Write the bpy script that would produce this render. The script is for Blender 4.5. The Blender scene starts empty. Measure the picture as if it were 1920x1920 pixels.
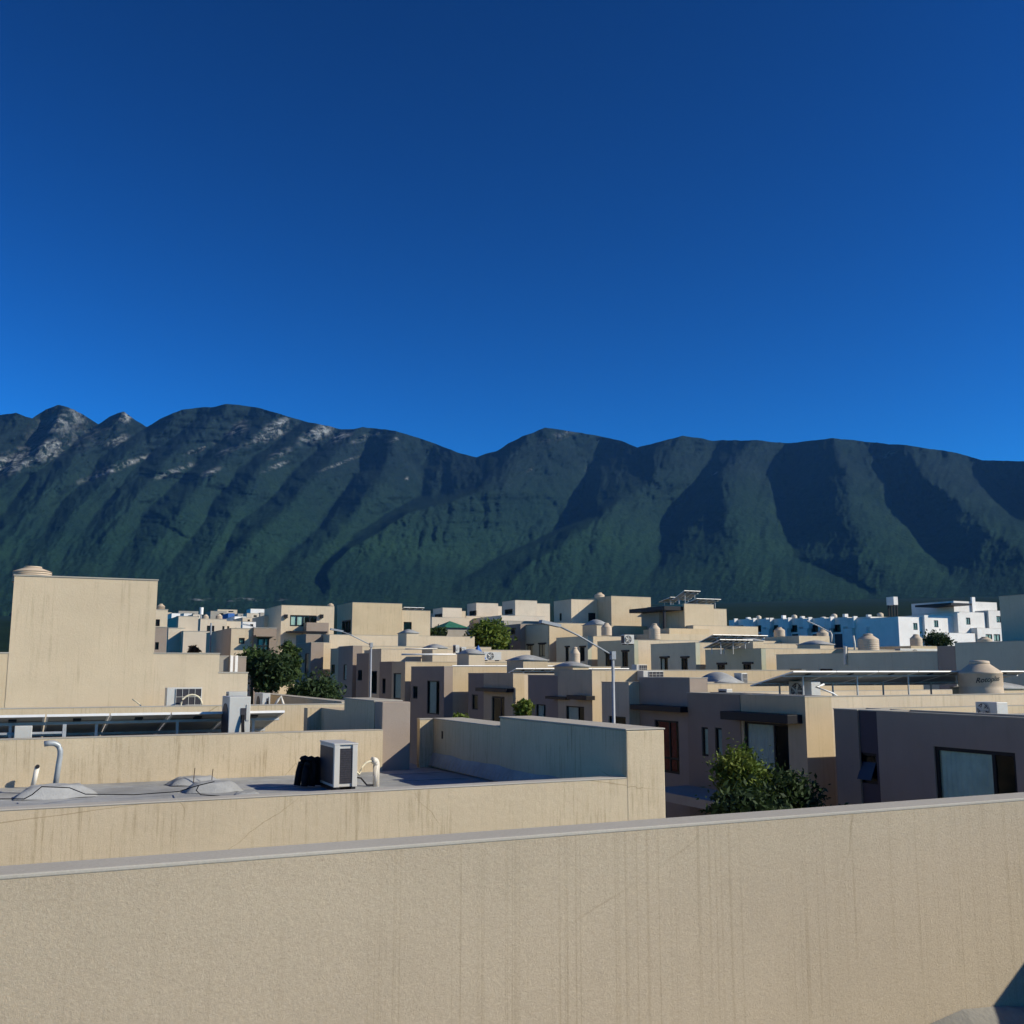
import bpy, math, random
import numpy as np
from mathutils import Vector, Matrix
random.seed(7); RNG = np.random.default_rng(11)
SC = bpy.context.scene
COL = SC.collection
R = math.radians

# ------------------------------------------------------------------ camera, sky, sun, exposure
E = 7.8                                   # eye height above the near street
PITCH = math.atan(295 / 1920); YAW = R(25.1)
cam_d = bpy.data.cameras.new('camera'); cam_d.sensor_width = 36; cam_d.lens = 36
cam_d.clip_start = 0.05; cam_d.clip_end = 40000
cam = bpy.data.objects.new('camera', cam_d); COL.objects.link(cam)
cam.location = (0, 0, E); cam.rotation_euler = (math.pi / 2 + PITCH, 0, -YAW)
SC.camera = cam

SUN_D = Vector((-1.0, 0.80, -0.73)).normalized()      # the way the light travels
SUN_EL = math.asin(-SUN_D.z); SUN_AZ = math.atan2(-SUN_D.x, -SUN_D.y)
W = bpy.data.worlds.new('World'); SC.world = W; W.use_nodes = True
wn = W.node_tree; wn.nodes.clear()
w_out = wn.nodes.new('ShaderNodeOutputWorld'); w_bg = wn.nodes.new('ShaderNodeBackground')
w_sky = wn.nodes.new('ShaderNodeTexSky'); w_sky.sky_type = 'NISHITA'; w_sky.sun_disc = False
w_sky.sun_elevation = SUN_EL; w_sky.sun_rotation = SUN_AZ
w_sky.altitude = 900; w_sky.air_density = 1.0; w_sky.dust_density = 0.15; w_sky.ozone_density = 3.0
w_pre = wn.nodes.new('ShaderNodeVectorMath'); w_pre.operation = 'SCALE'; w_pre.inputs['Scale'].default_value = 0.12
w_gam = wn.nodes.new('ShaderNodeGamma'); w_gam.inputs['Gamma'].default_value = 1.9
w_mul = wn.nodes.new('ShaderNodeMix'); w_mul.data_type = 'RGBA'; w_mul.blend_type = 'MULTIPLY'
w_mul.inputs['Factor'].default_value = 1.0; w_mul.inputs['B'].default_value = (1.4, 9.0, 12.8, 1)
wn.links.new(w_sky.outputs[0], w_pre.inputs[0]); wn.links.new(w_pre.outputs[0], w_gam.inputs['Color'])
wn.links.new(w_gam.outputs[0], w_mul.inputs['A'])
wn.links.new(w_mul.outputs['Result'], w_bg.inputs['Color'])
wn.links.new(w_bg.outputs[0], w_out.inputs['Surface'])
w_bg.inputs['Strength'].default_value = 0.112
sun_d = bpy.data.lights.new('sun', 'SUN'); sun_d.energy = 5.0; sun_d.angle = R(0.53); sun_d.color = (1.0, 0.92, 0.76)
sun = bpy.data.objects.new('sun', sun_d); COL.objects.link(sun)
sun.rotation_euler = SUN_D.to_track_quat('-Z', 'Y').to_euler(); sun.location = (60, -50, 60)
SC.view_settings.view_transform = 'Standard'; SC.view_settings.look = 'None'
SC.view_settings.exposure = 0.18; SC.view_settings.gamma = 1.0; SC.view_settings.use_curve_mapping = False
SC.render.engine = 'CYCLES'
SC.cycles.max_bounces = 6; SC.cycles.diffuse_bounces = 3; SC.cycles.glossy_bounces = 3
SC.cycles.transparent_max_bounces = 8; SC.cycles.volume_bounces = 0
SC.cycles.use_denoising = True; SC.cycles.use_adaptive_sampling = True; SC.cycles.adaptive_threshold = 0.02; SC.cycles.caustics_reflective = False; SC.cycles.caustics_refractive = False

# ------------------------------------------------------------------ survey: sight lines from the roof (measured on a 1920 grid)
cp, sp, cy, sy_ = math.cos(PITCH), math.sin(PITCH), math.cos(YAW), math.sin(YAW)
def ray(px, py):
    r, u, f = px - 960.0, 960.0 - py, 1920.0
    fw = f * cp - u * sp; up = u * cp + f * sp
    return fw * sy_ + r * cy, fw * cy - r * sy_, up
def atX(px, py, X):
    x, y, z = ray(px, py); s = X / x; return y * s, z * s + E
def atY(px, py, Y):
    x, y, z = ray(px, py); s = Y / y; return x * s, z * s + E
def atZ(px, py, Z):
    x, y, z = ray(px, py); s = (Z - E) / z; return x * s, y * s
def ground(x, y):
    return 0.05 * max(0.0, y - 15) + 0.045 * max(0.0, x - 12)

# ------------------------------------------------------------------ materials
MATS = {}
class NT:
    def __init__(s, name):
        s.m = bpy.data.materials.new(name); s.m.use_nodes = True
        s.t = s.m.node_tree; s.b = s.t.nodes['Principled BSDF']; MATS[name] = s.m
    def n(s, kind, **kw):
        x = s.t.nodes.new('ShaderNode' + kind)
        for k, v in kw.items(): setattr(x, k, v)
        return x
    def l(s, a, b): s.t.links.new(a, b)
    def pos(s): return s.n('NewGeometry').outputs['Position']
    def scaled(s, vec, sc):
        m = s.n('VectorMath', operation='MULTIPLY'); s.l(vec, m.inputs[0]); m.inputs[1].default_value = sc
        return m.outputs[0]
    def noise(s, vec, scale, detail=4, rough=.55):
        x = s.n('TexNoise'); x.inputs['Scale'].default_value = scale; x.inputs['Detail'].default_value = detail
        x.inputs['Roughness'].default_value = rough; s.l(vec, x.inputs['Vector']); return x.outputs['Fac']
    def ramp(s, fac, p0, p1, c0=(0, 0, 0, 1), c1=(1, 1, 1, 1)):
        x = s.n('ValToRGB'); x.color_ramp.elements[0].position = p0; x.color_ramp.elements[1].position = p1
        x.color_ramp.elements[0].color = c0; x.color_ramp.elements[1].color = c1
        s.l(fac, x.inputs['Fac']); return x.outputs['Color']
    def mix(s, fac, a, b, blend='MIX'):
        x = s.n('Mix'); x.data_type = 'RGBA'; x.blend_type = blend
        for inp, v in ((x.inputs['Factor'], fac), (x.inputs['A'], a), (x.inputs['B'], b)):
            if isinstance(v, (tuple, float, int)): inp.default_value = (v + (1,) if isinstance(v, tuple) and len(v) == 3 else v)
            else: s.l(v, inp)
        return x.outputs['Result']
    def math(s, op, a, b=0.0):
        x = s.n('Math', operation=op)
        for i, v in enumerate((a, b)):
            if isinstance(v, (int, float)): x.inputs[i].default_value = v
            else: s.l(v, x.inputs[i])
        return x.outputs[0]
    def bump(s, h, strength, dist=.02):
        x = s.n('Bump'); x.inputs['Strength'].default_value = strength; x.inputs['Distance'].default_value = dist
        s.l(h, x.inputs['Height']); s.l(x.outputs[0], s.b.inputs['Normal'])
    def base(s, c):
        if isinstance(c, tuple): s.b.inputs['Base Color'].default_value = c + (1,)
        else: s.l(c, s.b.inputs['Base Color'])
    def set(s, rough=.6, metal=0.0, spec=.5):
        s.b.inputs['Roughness'].default_value = rough; s.b.inputs['Metallic'].default_value = metal
        s.b.inputs['Specular IOR Level'].default_value = spec

def stucco(name, col, streak=.35, sfreq=9.0, slen=.22, grain=.10, bump=.35, stain=(.20, .16, .09), lo=.52, hi=.74, vary=.16, crack=.0):
    t = NT(name); p = t.pos()
    big = t.noise(p, .55, 5); c = t.mix(t.ramp(big, .3, .7), tuple(x * .90 for x in col), tuple(min(1, x * 1.05) for x in col))
    blot = t.ramp(t.noise(p, 2.6, 7, .7), .48, .80)
    c = t.mix(t.math('MULTIPLY', blot, .20), c, tuple(x * .72 for x in col))
    st = t.noise(t.scaled(p, (sfreq, sfreq, slen)), 1.0, 5, .7)
    st = t.ramp(st, lo, hi)
    brk = t.ramp(t.noise(p, 1.3, 5, .6), .34, .60)
    nz = t.n('SeparateXYZ'); t.l(t.n('NewGeometry').outputs['Normal'], nz.inputs[0])
    side = t.math('SUBTRACT', 1.0, t.math('ABSOLUTE', nz.outputs['Z']))
    f = t.math('MULTIPLY', t.math('MULTIPLY', st, brk), t.math('MULTIPLY', side, streak))
    c = t.mix(f, c, stain)
    oi = t.n('ObjectInfo'); rv = t.math('MULTIPLY', t.math('SUBTRACT', oi.outputs['Random'], .5), vary)
    hs = t.n('HueSaturation'); t.l(c, hs.inputs['Color']); t.l(t.math('ADD', 1.0, rv), hs.inputs['Value']); t.l(t.math('SUBTRACT', 1.0, t.math('MULTIPLY', rv, 1.4)), hs.inputs['Saturation'])
    c = hs.outputs[0]
    ck = t.n('TexVoronoi'); ck.feature = 'DISTANCE_TO_EDGE'; ck.inputs['Scale'].default_value = .55; t.l(t.mix(.10, p, t.n('TexNoise').outputs['Color'], 'ADD'), ck.inputs['Vector'])
    cr = t.math('MULTIPLY', t.math('LESS_THAN', ck.outputs['Distance'], .0022), t.math('MULTIPLY', t.ramp(t.noise(p, .6, 3), .5, .6), crack))
    c = t.mix(cr, c, stain)
    gr = t.noise(p, 90, 3, .8)
    c = t.mix(t.ramp(gr, .25, .75), t.mix(1.0, c, (1 - grain,) * 3, 'MULTIPLY'), t.mix(1.0, c, (1 + grain * .6,) * 3, 'MULTIPLY'))
    t.base(c); t.set(.92, 0, .12)
    t.bump(t.math('ADD', t.noise(p, 120, 4, .8), t.math('MULTIPLY', t.noise(p, 14, 4), .8)), bump, .012)
    return t.m
BEIGE = (.57, .466, .32); BROWN = (.31, .25, .20)
stucco('stucco_beige', BEIGE, .42, 9.0, .35, .12, .4)
stucco('stucco_beige_near', (.435, .362, .26), .46, 52.0, .10, .16, .34, (.19, .145, .075), .53, .72, 0.0, .5)
stucco('stucco_beige_mid', (.555, .455, .308), .52, 26.0, 1.3, .16, .4, (.21, .15, .065), .50, .68, .05, .5)
stucco('stucco_brown', BROWN, .2, 6.0, .3)
stucco('stucco_dark', (.085, .07, .08), .1, 6.0, .3)
stucco('stucco_green_shade', (.46, .47, .36), .25, 6.0, .3)  # beige with the green cast of shaded rear walls put into the colour
stucco('stucco_grey', (.36, .33, .28), .25, 6.0, .3)
stucco('stucco_white', (.80, .77, .72), .12, 4.0, .2)
stucco('stucco_cream', (.60, .51, .39), .2, 6.0, .3)
def plain(name, col, rough=.6, metal=0., spec=.5, var=.12, vs=6.0, bump=0.):
    t = NT(name); p = t.pos(); n = t.noise(p, vs, 5)
    t.base(t.mix(t.ramp(n, .3, .7), tuple(x * (1 - var) for x in col), tuple(min(1, x * (1 + var)) for x in col)))
    t.set(rough, metal, spec)
    if bump: t.bump(t.noise(p, vs * 9, 3), bump, .01)
    return t.m
def membrane(name, col):
    t = NT(name); p = t.pos()
    c = t.mix(t.ramp(t.noise(p, 1.1, 7, .7), .34, .66), tuple(x * .72 for x in col), tuple(x * 1.14 for x in col))
    c = t.mix(t.math('MULTIPLY', t.ramp(t.noise(p, .5, 4, .6), .56, .64), .35), c, tuple(x * .6 for x in col))
    c = t.mix(t.math('MULTIPLY', t.ramp(t.noise(p, 38, 3, .8), .5, .8), .30), c, tuple(x * .55 for x in col))
    t.base(c); t.set(.85, 0, .2); t.bump(t.math('ADD', t.noise(p, 40, 4), t.math('MULTIPLY', t.noise(p, 4, 3), 2.5)), .4, .015)
membrane('membrane', (.34, .345, .335)); stucco('coping_grey', (.40, .37, .31), 0.0, 6, .3, .12, .25); membrane('membrane_dark', (.25, .24, .21))
plain('black_metal', (.008, .008, .010), .5, 0, .25, .2)
plain('white_enamel', (.50, .485, .44), .4, 0, .5, .06, 3)
plain('grey_enamel', (.47, .46, .42), .45, 0, .5, .08, 3)
plain('coil_dark', (.035, .033, .04), .6, .2, .4, .3, 40)
plain('galvanised', (.36, .37, .37), .5, .15, .5, .12, 9)
plain('lamp_grey', (.27, .29, .31), .5, .0, .5, .08, 5)
plain('aluminium', (.68, .67, .64), .5, .1, .5, .06, 6)
plain('panel_back', (.30, .30, .29), .6, 0, .3, .15, 3)
plain('panel_face', (.012, .016, .035), .12, 0, .6, .2, 30)
plain('tank_beige', (.50, .40, .29), .62, 0, .3, .08, 4)
plain('tank_ink', (.03, .04, .04), .6, 0, .3, .1, 4)
plain('pvc', (.62, .58, .50), .5, 0, .4, .1, 8)
plain('conduit', (.34, .36, .36), .45, .2, .5, .1, 8)
plain('hose_cream', (.62, .56, .40), .6, 0, .3, .1, 8)
plain('foam_black', (.010, .010, .012), .85, 0, .2, .3, 12)
plain('wood', (.22, .09, .035), .7, 0, .3, .3, 7)
plain('curtain_white', (.74, .76, .70), .9, 0, .1, .08, 3)
plain('curtain_red', (.30, .035, .03), .9, 0, .1, .3, 9)
plain('curtain_teal', (.78, .90, .80), .9, 0, .1, .12, 3)
plain('asphalt', (.05, .05, .052), .9, 0, .3, .2, 2, .3)
plain('concrete', (.36, .35, .32), .9, 0, .2, .12, 2, .2)
plain('roof_green', (.025, .13, .08), .7, 0, .3, .2, 4)
plain('tarp_blue', (.05, .14, .38), .6, 0, .3, .15, 4)
plain('yellow_paint', (.50, .36, .05), .7, 0, .3, .1, 4)
plain('bark', (.09, .065, .045), .9, 0, .1, .3, 14, .5)
def leaf(name, a, b):
    t = NT(name); p = t.pos()
    c = t.mix(t.ramp(t.noise(p, 2.4, 4), .35, .65), a, b)
    c = t.mix(t.ramp(t.noise(p, 23, 2), .3, .7), t.mix(1.0, c, (.7,) * 3, 'MULTIPLY'), c)
    t.base(c); t.set(.65, 0, .2)
    tr = t.n('BsdfTranslucent'); t.l(c, tr.inputs['Color']); mx = t.n('MixShader'); mx.inputs[0].default_value = .25
    t.l(t.b.outputs[0], mx.inputs[1]); t.l(tr.outputs[0], mx.inputs[2])
    t.l(mx.outputs[0], t.t.nodes['Material Output'].inputs['Surface'])
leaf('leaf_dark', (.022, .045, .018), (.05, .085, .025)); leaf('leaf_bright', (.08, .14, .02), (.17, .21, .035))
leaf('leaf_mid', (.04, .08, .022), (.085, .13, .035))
def glass():
    t = NT('glass'); t.b.inputs['Base Color'].default_value = (.02, .03, .035, 1); t.set(.06, 0, .6)
    tr = t.n('BsdfTransparent'); tr.inputs['Color'].default_value = (.88, .94, .93, 1)
    mx = t.n('MixShader'); mx.inputs[0].default_value = .11
    t.l(tr.outputs[0], mx.inputs[1]); t.l(t.b.outputs[0], mx.inputs[2])
    t.l(mx.outputs[0], t.t.nodes['Material Output'].inputs['Surface'])
glass()
plain('glass_blue', (.03, .04, .06), .45, 0, .3, .1, 3)
def scrub():
    t = NT('scrub_ground'); p = t.pos()
    a = t.mix(t.ramp(t.noise(p, .02, 6, .65), .35, .65), (.006, .017, .011), (.011, .025, .014))
    a = t.mix(t.math('MULTIPLY', t.ramp(t.noise(p, .006, 5), .62, .76), .1), a, (.04, .04, .03))
    t.base(a); t.set(.95, 0, .05); t.bump(t.noise(p, .3, 5, .7), .6, 1.0)
scrub()
def mountain_mat():
    t = NT('mountain'); p = t.pos()
    at = t.n('Attribute'); at.attribute_name = 'rock'
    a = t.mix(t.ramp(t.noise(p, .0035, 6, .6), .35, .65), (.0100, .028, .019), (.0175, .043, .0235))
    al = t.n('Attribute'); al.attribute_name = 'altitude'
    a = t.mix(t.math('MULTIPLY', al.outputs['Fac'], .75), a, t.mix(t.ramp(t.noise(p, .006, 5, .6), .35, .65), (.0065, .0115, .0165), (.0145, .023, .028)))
    sp = t.ramp(t.noise(p, .06, 6, .8), .32, .70)
    a = t.mix(sp, t.mix(1.0, a, (.42,) * 3, 'MULTIPLY'), t.mix(1.0, a, (1.45,) * 3, 'MULTIPLY'))
    rk = t.mix(t.ramp(t.noise(t.scaled(p, (1, 1, 2.6)), .02, 6, .7), .35, .65), (.09, .10, .11), (.32, .335, .33))
    fr = t.ramp(t.noise(t.scaled(p, (1, 1, 2.2)), .016, 8, .75), .46, .58)
    f = t.math('MULTIPLY', t.ramp(at.outputs['Fac'], .05, .60), fr)
    c = t.mix(f, a, rk)
    t.base(c); t.set(.95, 0, .03); t.bump(t.noise(p, .06, 8, .85), .7, 9.0)
mountain_mat()

# ------------------------------------------------------------------ mesh helpers
class MB:
    def __init__(s): s.v = []; s.f = []
    def quad(s, *pts):
        i = len(s.v); s.v += [tuple(p) for p in pts]; s.f.append(tuple(range(i, i + len(pts)))); return s
    def box(s, x0, x1, y0, y1, z0, z1):
        i = len(s.v)
        s.v += [(x0, y0, z0), (x1, y0, z0), (x1, y1, z0), (x0, y1, z0), (x0, y0, z1), (x1, y0, z1), (x1, y1, z1), (x0, y1, z1)]
        s.f += [(i, i+3, i+2, i+1), (i+4, i+5, i+6, i+7), (i, i+1, i+5, i+4), (i+1, i+2, i+6, i+5), (i+2, i+3, i+7, i+6), (i+3, i, i+4, i+7)]
        return s
    def tube(s, pts, r, n=8, r1=None):
        pts = [Vector(p) for p in pts]; rings = []
        for k, p in enumerate(pts):
            d = (pts[min(k + 1, len(pts) - 1)] - pts[max(k - 1, 0)]).normalized()
            a = d.orthogonal().normalized() if abs(d.z) > .9 else d.cross(Vector((0, 0, 1))).normalized()
            b = d.cross(a); rr = r if r1 is None else r + (r1 - r) * k / max(1, len(pts) - 1)
            i = len(s.v)
            s.v += [tuple(p + a * rr * math.cos(t) + b * rr * math.sin(t)) for t in [2 * math.pi * j / n for j in range(n)]]
            rings.append(i)
        for a, b in zip(rings, rings[1:]):
            s.f += [(a + j, a + (j + 1) % n, b + (j + 1) % n, b + j) for j in range(n)]
        s.f.append(tuple(rings[0] + j for j in range(n))[::-1]); s.f.append(tuple(rings[-1] + j for j in range(n)))
        return s
    def lathe(s, prof, c, n=28):
        rings = []
        for r, z in prof:
            i = len(s.v); rings.append(i)
            s.v += [(c[0] + r * math.cos(2 * math.pi * j / n), c[1] + r * math.sin(2 * math.pi * j / n), c[2] + z) for j in range(n)]
        for a, b in zip(rings, rings[1:]):
            s.f += [(a + j, a + (j + 1) % n, b + (j + 1) % n, b + j) for j in range(n)]
        s.f.append(tuple(rings[-1] + j for j in range(n))); s.f.append(tuple(rings[0] + j for j in range(n))[::-1])
        return s
def link_mesh(name, mb, mat, origin=(0, 0, 0), smooth=False, bevel=0.):
    me = bpy.data.meshes.new(name); o = Vector(origin)
    me.from_pydata([(p[0] - o.x, p[1] - o.y, p[2] - o.z) for p in mb.v], [], mb.f); me.update()
    me.materials.append(MATS[mat])
    if smooth: me.polygons.foreach_set('use_smooth', [True] * len(me.polygons))
    ob = bpy.data.objects.new(name, me); COL.objects.link(ob)
    if bevel:
        md = ob.modifiers.new('bevel', 'BEVEL'); md.width = bevel; md.segments = 2; md.limit_method = 'ANGLE'
    return ob
class Thing:
    def __init__(s, name, label, cat, loc, group=None, rz=0.):
        s.o = bpy.data.objects.new(name, None); COL.objects.link(s.o); s.o.empty_display_size = .3
        s.o.location = loc; s.loc = Vector(loc); s.o.rotation_euler = (0, 0, rz)
        s.o['label'] = label; s.o['category'] = cat
        if group: s.o['group'] = group
    def part(s, name, mb, mat, parent=None, smooth=False, bevel=0., label=None):
        ob = link_mesh(name, mb, mat, s.loc, smooth, bevel); ob.parent = parent or s.o
        if label: ob['label'] = label
        return ob
def single(name, mb, mat, loc, label, cat, group=None, smooth=False, bevel=0.):
    ob = link_mesh(name, mb, mat, loc, smooth, bevel); ob.location = loc
    ob['label'] = label; ob['category'] = cat
    if group: ob['group'] = group
    return ob
def structure(name, mb, mat, smooth=False):
    ob = link_mesh(name, mb, mat, (0, 0, 0), smooth); ob['kind'] = 'structure'; return ob

# ---- a plastered volume with real window openings in its -X and -Y faces, a roof lip and a deck
def holed(mb, u0, u1, z0, z1, holes, P, Q):
    us = sorted({u0, u1, *[h[0] for h in holes], *[h[1] for h in holes]}); zs = sorted({z0, z1, *[h[2] for h in holes], *[h[3] for h in holes]})
    us = [u for u in us if u0 <= u <= u1]; zs = [z for z in zs if z0 <= z <= z1]
    for a, b in zip(us, us[1:]):
        for c, d in zip(zs, zs[1:]):
            m, k = (a + b) / 2, (c + d) / 2
            if not any(h[0] < m < h[1] and h[2] < k < h[3] for h in holes):
                mb.quad(P(a, c), P(b, c), P(b, d), P(a, d))
    for a, b, c, d in holes:
        for (p, q), (r, t) in (((a, c), (b, c)), ((b, c), (b, d)), ((b, d), (a, d)), ((a, d), (a, c))):
            mb.quad(P(p, q), P(r, t), Q(r, t), Q(p, q))
def vol(T, mat, x0, x1, y0, y1, z0, z1, hx=(), hy=(), lip=.22, t=.14, name='wall', deck='membrane', bevel=0.):
    mb = MB(); dp = .16
    holed(mb, y0, y1, z0, z1, list(hx), lambda u, z: (x0, u, z), lambda u, z: (x0 + dp, u, z))
    holed(mb, x0, x1, z0, z1, list(hy), lambda u, z: (u, y0, z), lambda u, z: (u, y0 + dp, z))
    mb.quad((x1, y0, z0), (x1, y1, z0), (x1, y1, z1), (x1, y0, z1)); mb.quad((x1, y1, z0), (x0, y1, z0), (x0, y1, z1), (x1, y1, z1))
    a, b, c, d = x0 + t, x1 - t, y0 + t, y1 - t
    for o1, o2, i1, i2 in (((x0, y0), (x1, y0), (a, c), (b, c)), ((x1, y0), (x1, y1), (b, c), (b, d)), ((x1, y1), (x0, y1), (b, d), (a, d)), ((x0, y1), (x0, y0), (a, d), (a, c))):
        mb.quad((*o1, z1), (*o2, z1), (*i2, z1), (*i1, z1)); mb.quad((*i1, z1), (*i2, z1), (*i2, z1 - lip), (*i1, z1 - lip))
    w = T.part(name, mb, mat, bevel=0)
    T.part('roof_deck', MB().quad((a, c, z1 - lip), (b, c, z1 - lip), (b, d, z1 - lip), (a, d, z1 - lip)), deck, parent=w)
    cm = MB(); o, h = .014, .028
    for bx in ((x0 - o, x1 + o, y0 - o, c), (x0 - o, x1 + o, d, y1 + o), (x0 - o, a, c, d), (b, x1 + o, c, d)): cm.box(*bx, z1 + .001, z1 + h)
    T.part('coping', cm, 'coping_grey', parent=w)
    return w
def window(T, axis, plane, u0, u1, z0, z1, mull=(), trans=(), curtain=None, parent=None, fw=.05, cut=(0, 1)):
    B = (lambda m, a, b, c, d, e, f: m.box(e, f, a, b, c, d)) if axis == 'X' else (lambda m, a, b, c, d, e, f: m.box(a, b, e, f, c, d))
    m = MB(); p, q = plane + .05, plane + .10
    B(m, u0, u1, z0, z0 + fw, p, q); B(m, u0, u1, z1 - fw, z1, p, q)
    B(m, u0, u0 + fw, z0 + fw, z1 - fw, p, q); B(m, u1 - fw, u1, z0 + fw, z1 - fw, p, q)
    for k in mull: u = u0 + (u1 - u0) * k; B(m, u - fw / 2, u + fw / 2, z0 + fw, z1 - fw, p, q)
    for k in trans: z = z0 + (z1 - z0) * k; B(m, u0 + fw, u1 - fw, z - fw / 2, z + fw / 2, p - .003, q - .003)
    w = T.part('window', m, 'black_metal', parent=parent)
    us = [u0] + [u0 + (u1 - u0) * k for k in mull] + [u1]
    for a, b in zip(us, us[1:]):
        mm = MB(); B(mm, a + .02, b - .02, z0 + .02, z1 - .02, plane + .07, plane + .076)
        T.part('pane', mm, 'glass', parent=w)
    if curtain:
        ca, cb = u0 + (u1 - u0) * cut[0], u0 + (u1 - u0) * cut[1]; mm = MB(); n = 22
        for k in range(n):
            a, b = ca + (cb - ca) * k / n, ca + (cb - ca) * (k + 1) / n
            da, db = .11 + .025 * (k % 2), .11 + .025 * ((k + 1) % 2)
            P = (lambda u, dd, z: (plane + dd, u, z)) if axis == 'X' else (lambda u, dd, z: (u, plane + dd, z))
            mm.quad(P(a, da, z0), P(b, db, z0), P(b, db, z1), P(a, da, z1))
        T.part('curtain', mm, curtain, parent=w)
    return w
# pixel-surveyed volume whose -X face lies on X0 (street facades)
def face_x(T, mat, X0, pl, pr, pt, X1, wins=(), ynear=None, zt=None, z0=None, lip=.22, deck='membrane'):
    yn = atX(pr, pt, X0)[0] if ynear is None else ynear
    yf = atX(pl, pt, X0)[0]; z1 = atX(pr, pt, X0)[1] if zt is None else zt
    hs = []
    for w in wins:
        a, b = atX(w[1], w[2], X0)[0], atX(w[0], w[2], X0)[0]; c, d = atX(w[0], w[3], X0)[1], atX(w[0], w[2], X0)[1]
        hs.append((max(a, yn + .1), min(b, yf - .1), c, d, w[4] if len(w) > 4 else {}))
    zz = ground(X0, yn) - .4 if z0 is None else z0
    vol(T, mat, X0, X1, yn, yf, zz, z1, hx=[h[:4] for h in hs], lip=lip, deck=deck)
    for h in hs: window(T, 'X', X0, *h[:4], **h[4])
    return yn, yf, z1
def face_y(T, mat, Y0, pl, pr, pt, depth, wins=(), wx=(), z0=None, lip=.22, deck='membrane', x0=None, x1=None):
    X0 = atY(pl, pt, Y0)[0] if x0 is None else x0
    X1 = atY(pr, pt, Y0)[0] if x1 is None else x1; z1 = atY((pl + pr) / 2, pt, Y0)[1]
    hy, hx = [], []
    for w in wins:
        hy.append((atY(w[0], w[2], Y0)[0], atY(w[1], w[2], Y0)[0], atY(w[0], w[3], Y0)[1], atY(w[0], w[2], Y0)[1], w[4] if len(w) > 4 else {}))
    for w in wx:
        hx.append((atX(w[1], w[2], X0)[0], atX(w[0], w[2], X0)[0], atX(w[0], w[3], X0)[1], atX(w[0], w[2], X0)[1], w[4] if len(w) > 4 else {}))
    zz = ground(X0, Y0) - .4 if z0 is None else z0
    vol(T, mat, X0, X1, Y0, Y0 + depth, zz, z1, hx=[h[:4] for h in hx], hy=[h[:4] for h in hy], lip=lip, deck=deck)
    for h in hy: window(T, 'Y', Y0, *h[:4], **h[4])
    for h in hx: window(T, 'X', X0, *h[:4], **h[4])
    return X0, X1, z1
def house(label, x, y, group=None):
    return Thing('house', label, 'house', (x, y, ground(x, y)), group)

# ------------------------------------------------------------------ the setting: terrain, street, mountains
def vnoise(x, y, seed=0):
    xi = np.floor(x).astype(np.int64); yi = np.floor(y).astype(np.int64); xf = x - xi; yf = y - yi
    def h(a, b):
        n = (a * 374761393 + b * 668265263 + seed * 982451653) & 0x7fffffff
        n = ((n ^ (n >> 13)) * 1274126177) & 0x7fffffff
        return ((n ^ (n >> 16)) & 0xffff) / 65535.0
    u = xf * xf * (3 - 2 * xf); v = yf * yf * (3 - 2 * yf)
    return (h(xi, yi) * (1 - u) + h(xi + 1, yi) * u) * (1 - v) + (h(xi, yi + 1) * (1 - u) + h(xi + 1, yi + 1) * u) * v
def fbm(x, y, o=5, seed=0, ridged=False):
    s = np.zeros_like(x); a = .5
    for k in range(o):
        n = vnoise(x * 2 ** k, y * 2 ** k, seed + k * 17)
        s += a * ((1 - np.abs(2 * n - 1)) if ridged else n); a *= .5
    return s
def sheet(name, V, nr, nc, mat, smooth=True):
    idx = np.arange(nr * nc).reshape(nr, nc)
    F = np.stack([idx[:-1, :-1], idx[:-1, 1:], idx[1:, 1:], idx[1:, :-1]], -1).reshape(-1, 4)
    me = bpy.data.meshes.new(name); me.vertices.add(len(V)); me.vertices.foreach_set('co', V.astype(np.float32).ravel())
    me.loops.add(F.size); me.loops.foreach_set('vertex_index', F.astype(np.int32).ravel())
    me.polygons.add(len(F)); me.polygons.foreach_set('loop_start', np.arange(0, F.size, 4, dtype=np.int32))
    me.polygons.foreach_set('loop_total', np.full(len(F), 4, np.int32))
    me.polygons.foreach_set('use_smooth', np.full(len(F), smooth)); me.update(); me.validate()
    me.materials.append(MATS[mat]); ob = bpy.data.objects.new(name, me); COL.objects.link(ob); ob['kind'] = 'structure'
    return ob
# one ground sheet to the horizon, rising towards the range
rr = np.concatenate([np.linspace(0, 60, 25), np.geomspace(66, 9000, 60)]); aa = np.linspace(0, 2 * np.pi, 145)
RR, AA = np.meshgrid(rr, aa, indexing='ij'); gx, gy = RR * np.sin(AA), RR * np.cos(AA)
gz = .05 * np.maximum(0, gy - 15) + .045 * np.maximum(0, gx - 12) - .05
und = np.clip((RR - 250) / 600, 0, 1); gz += und * 10 * (fbm(gx * .004, gy * .004, 4, 5) - .5)
gz = np.where(RR > 4000, np.minimum(gz, 170), gz)
sheet('ground', np.stack([gx, gy, gz], -1).reshape(-1, 3), len(rr), len(aa), 'scrub_ground')

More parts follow.
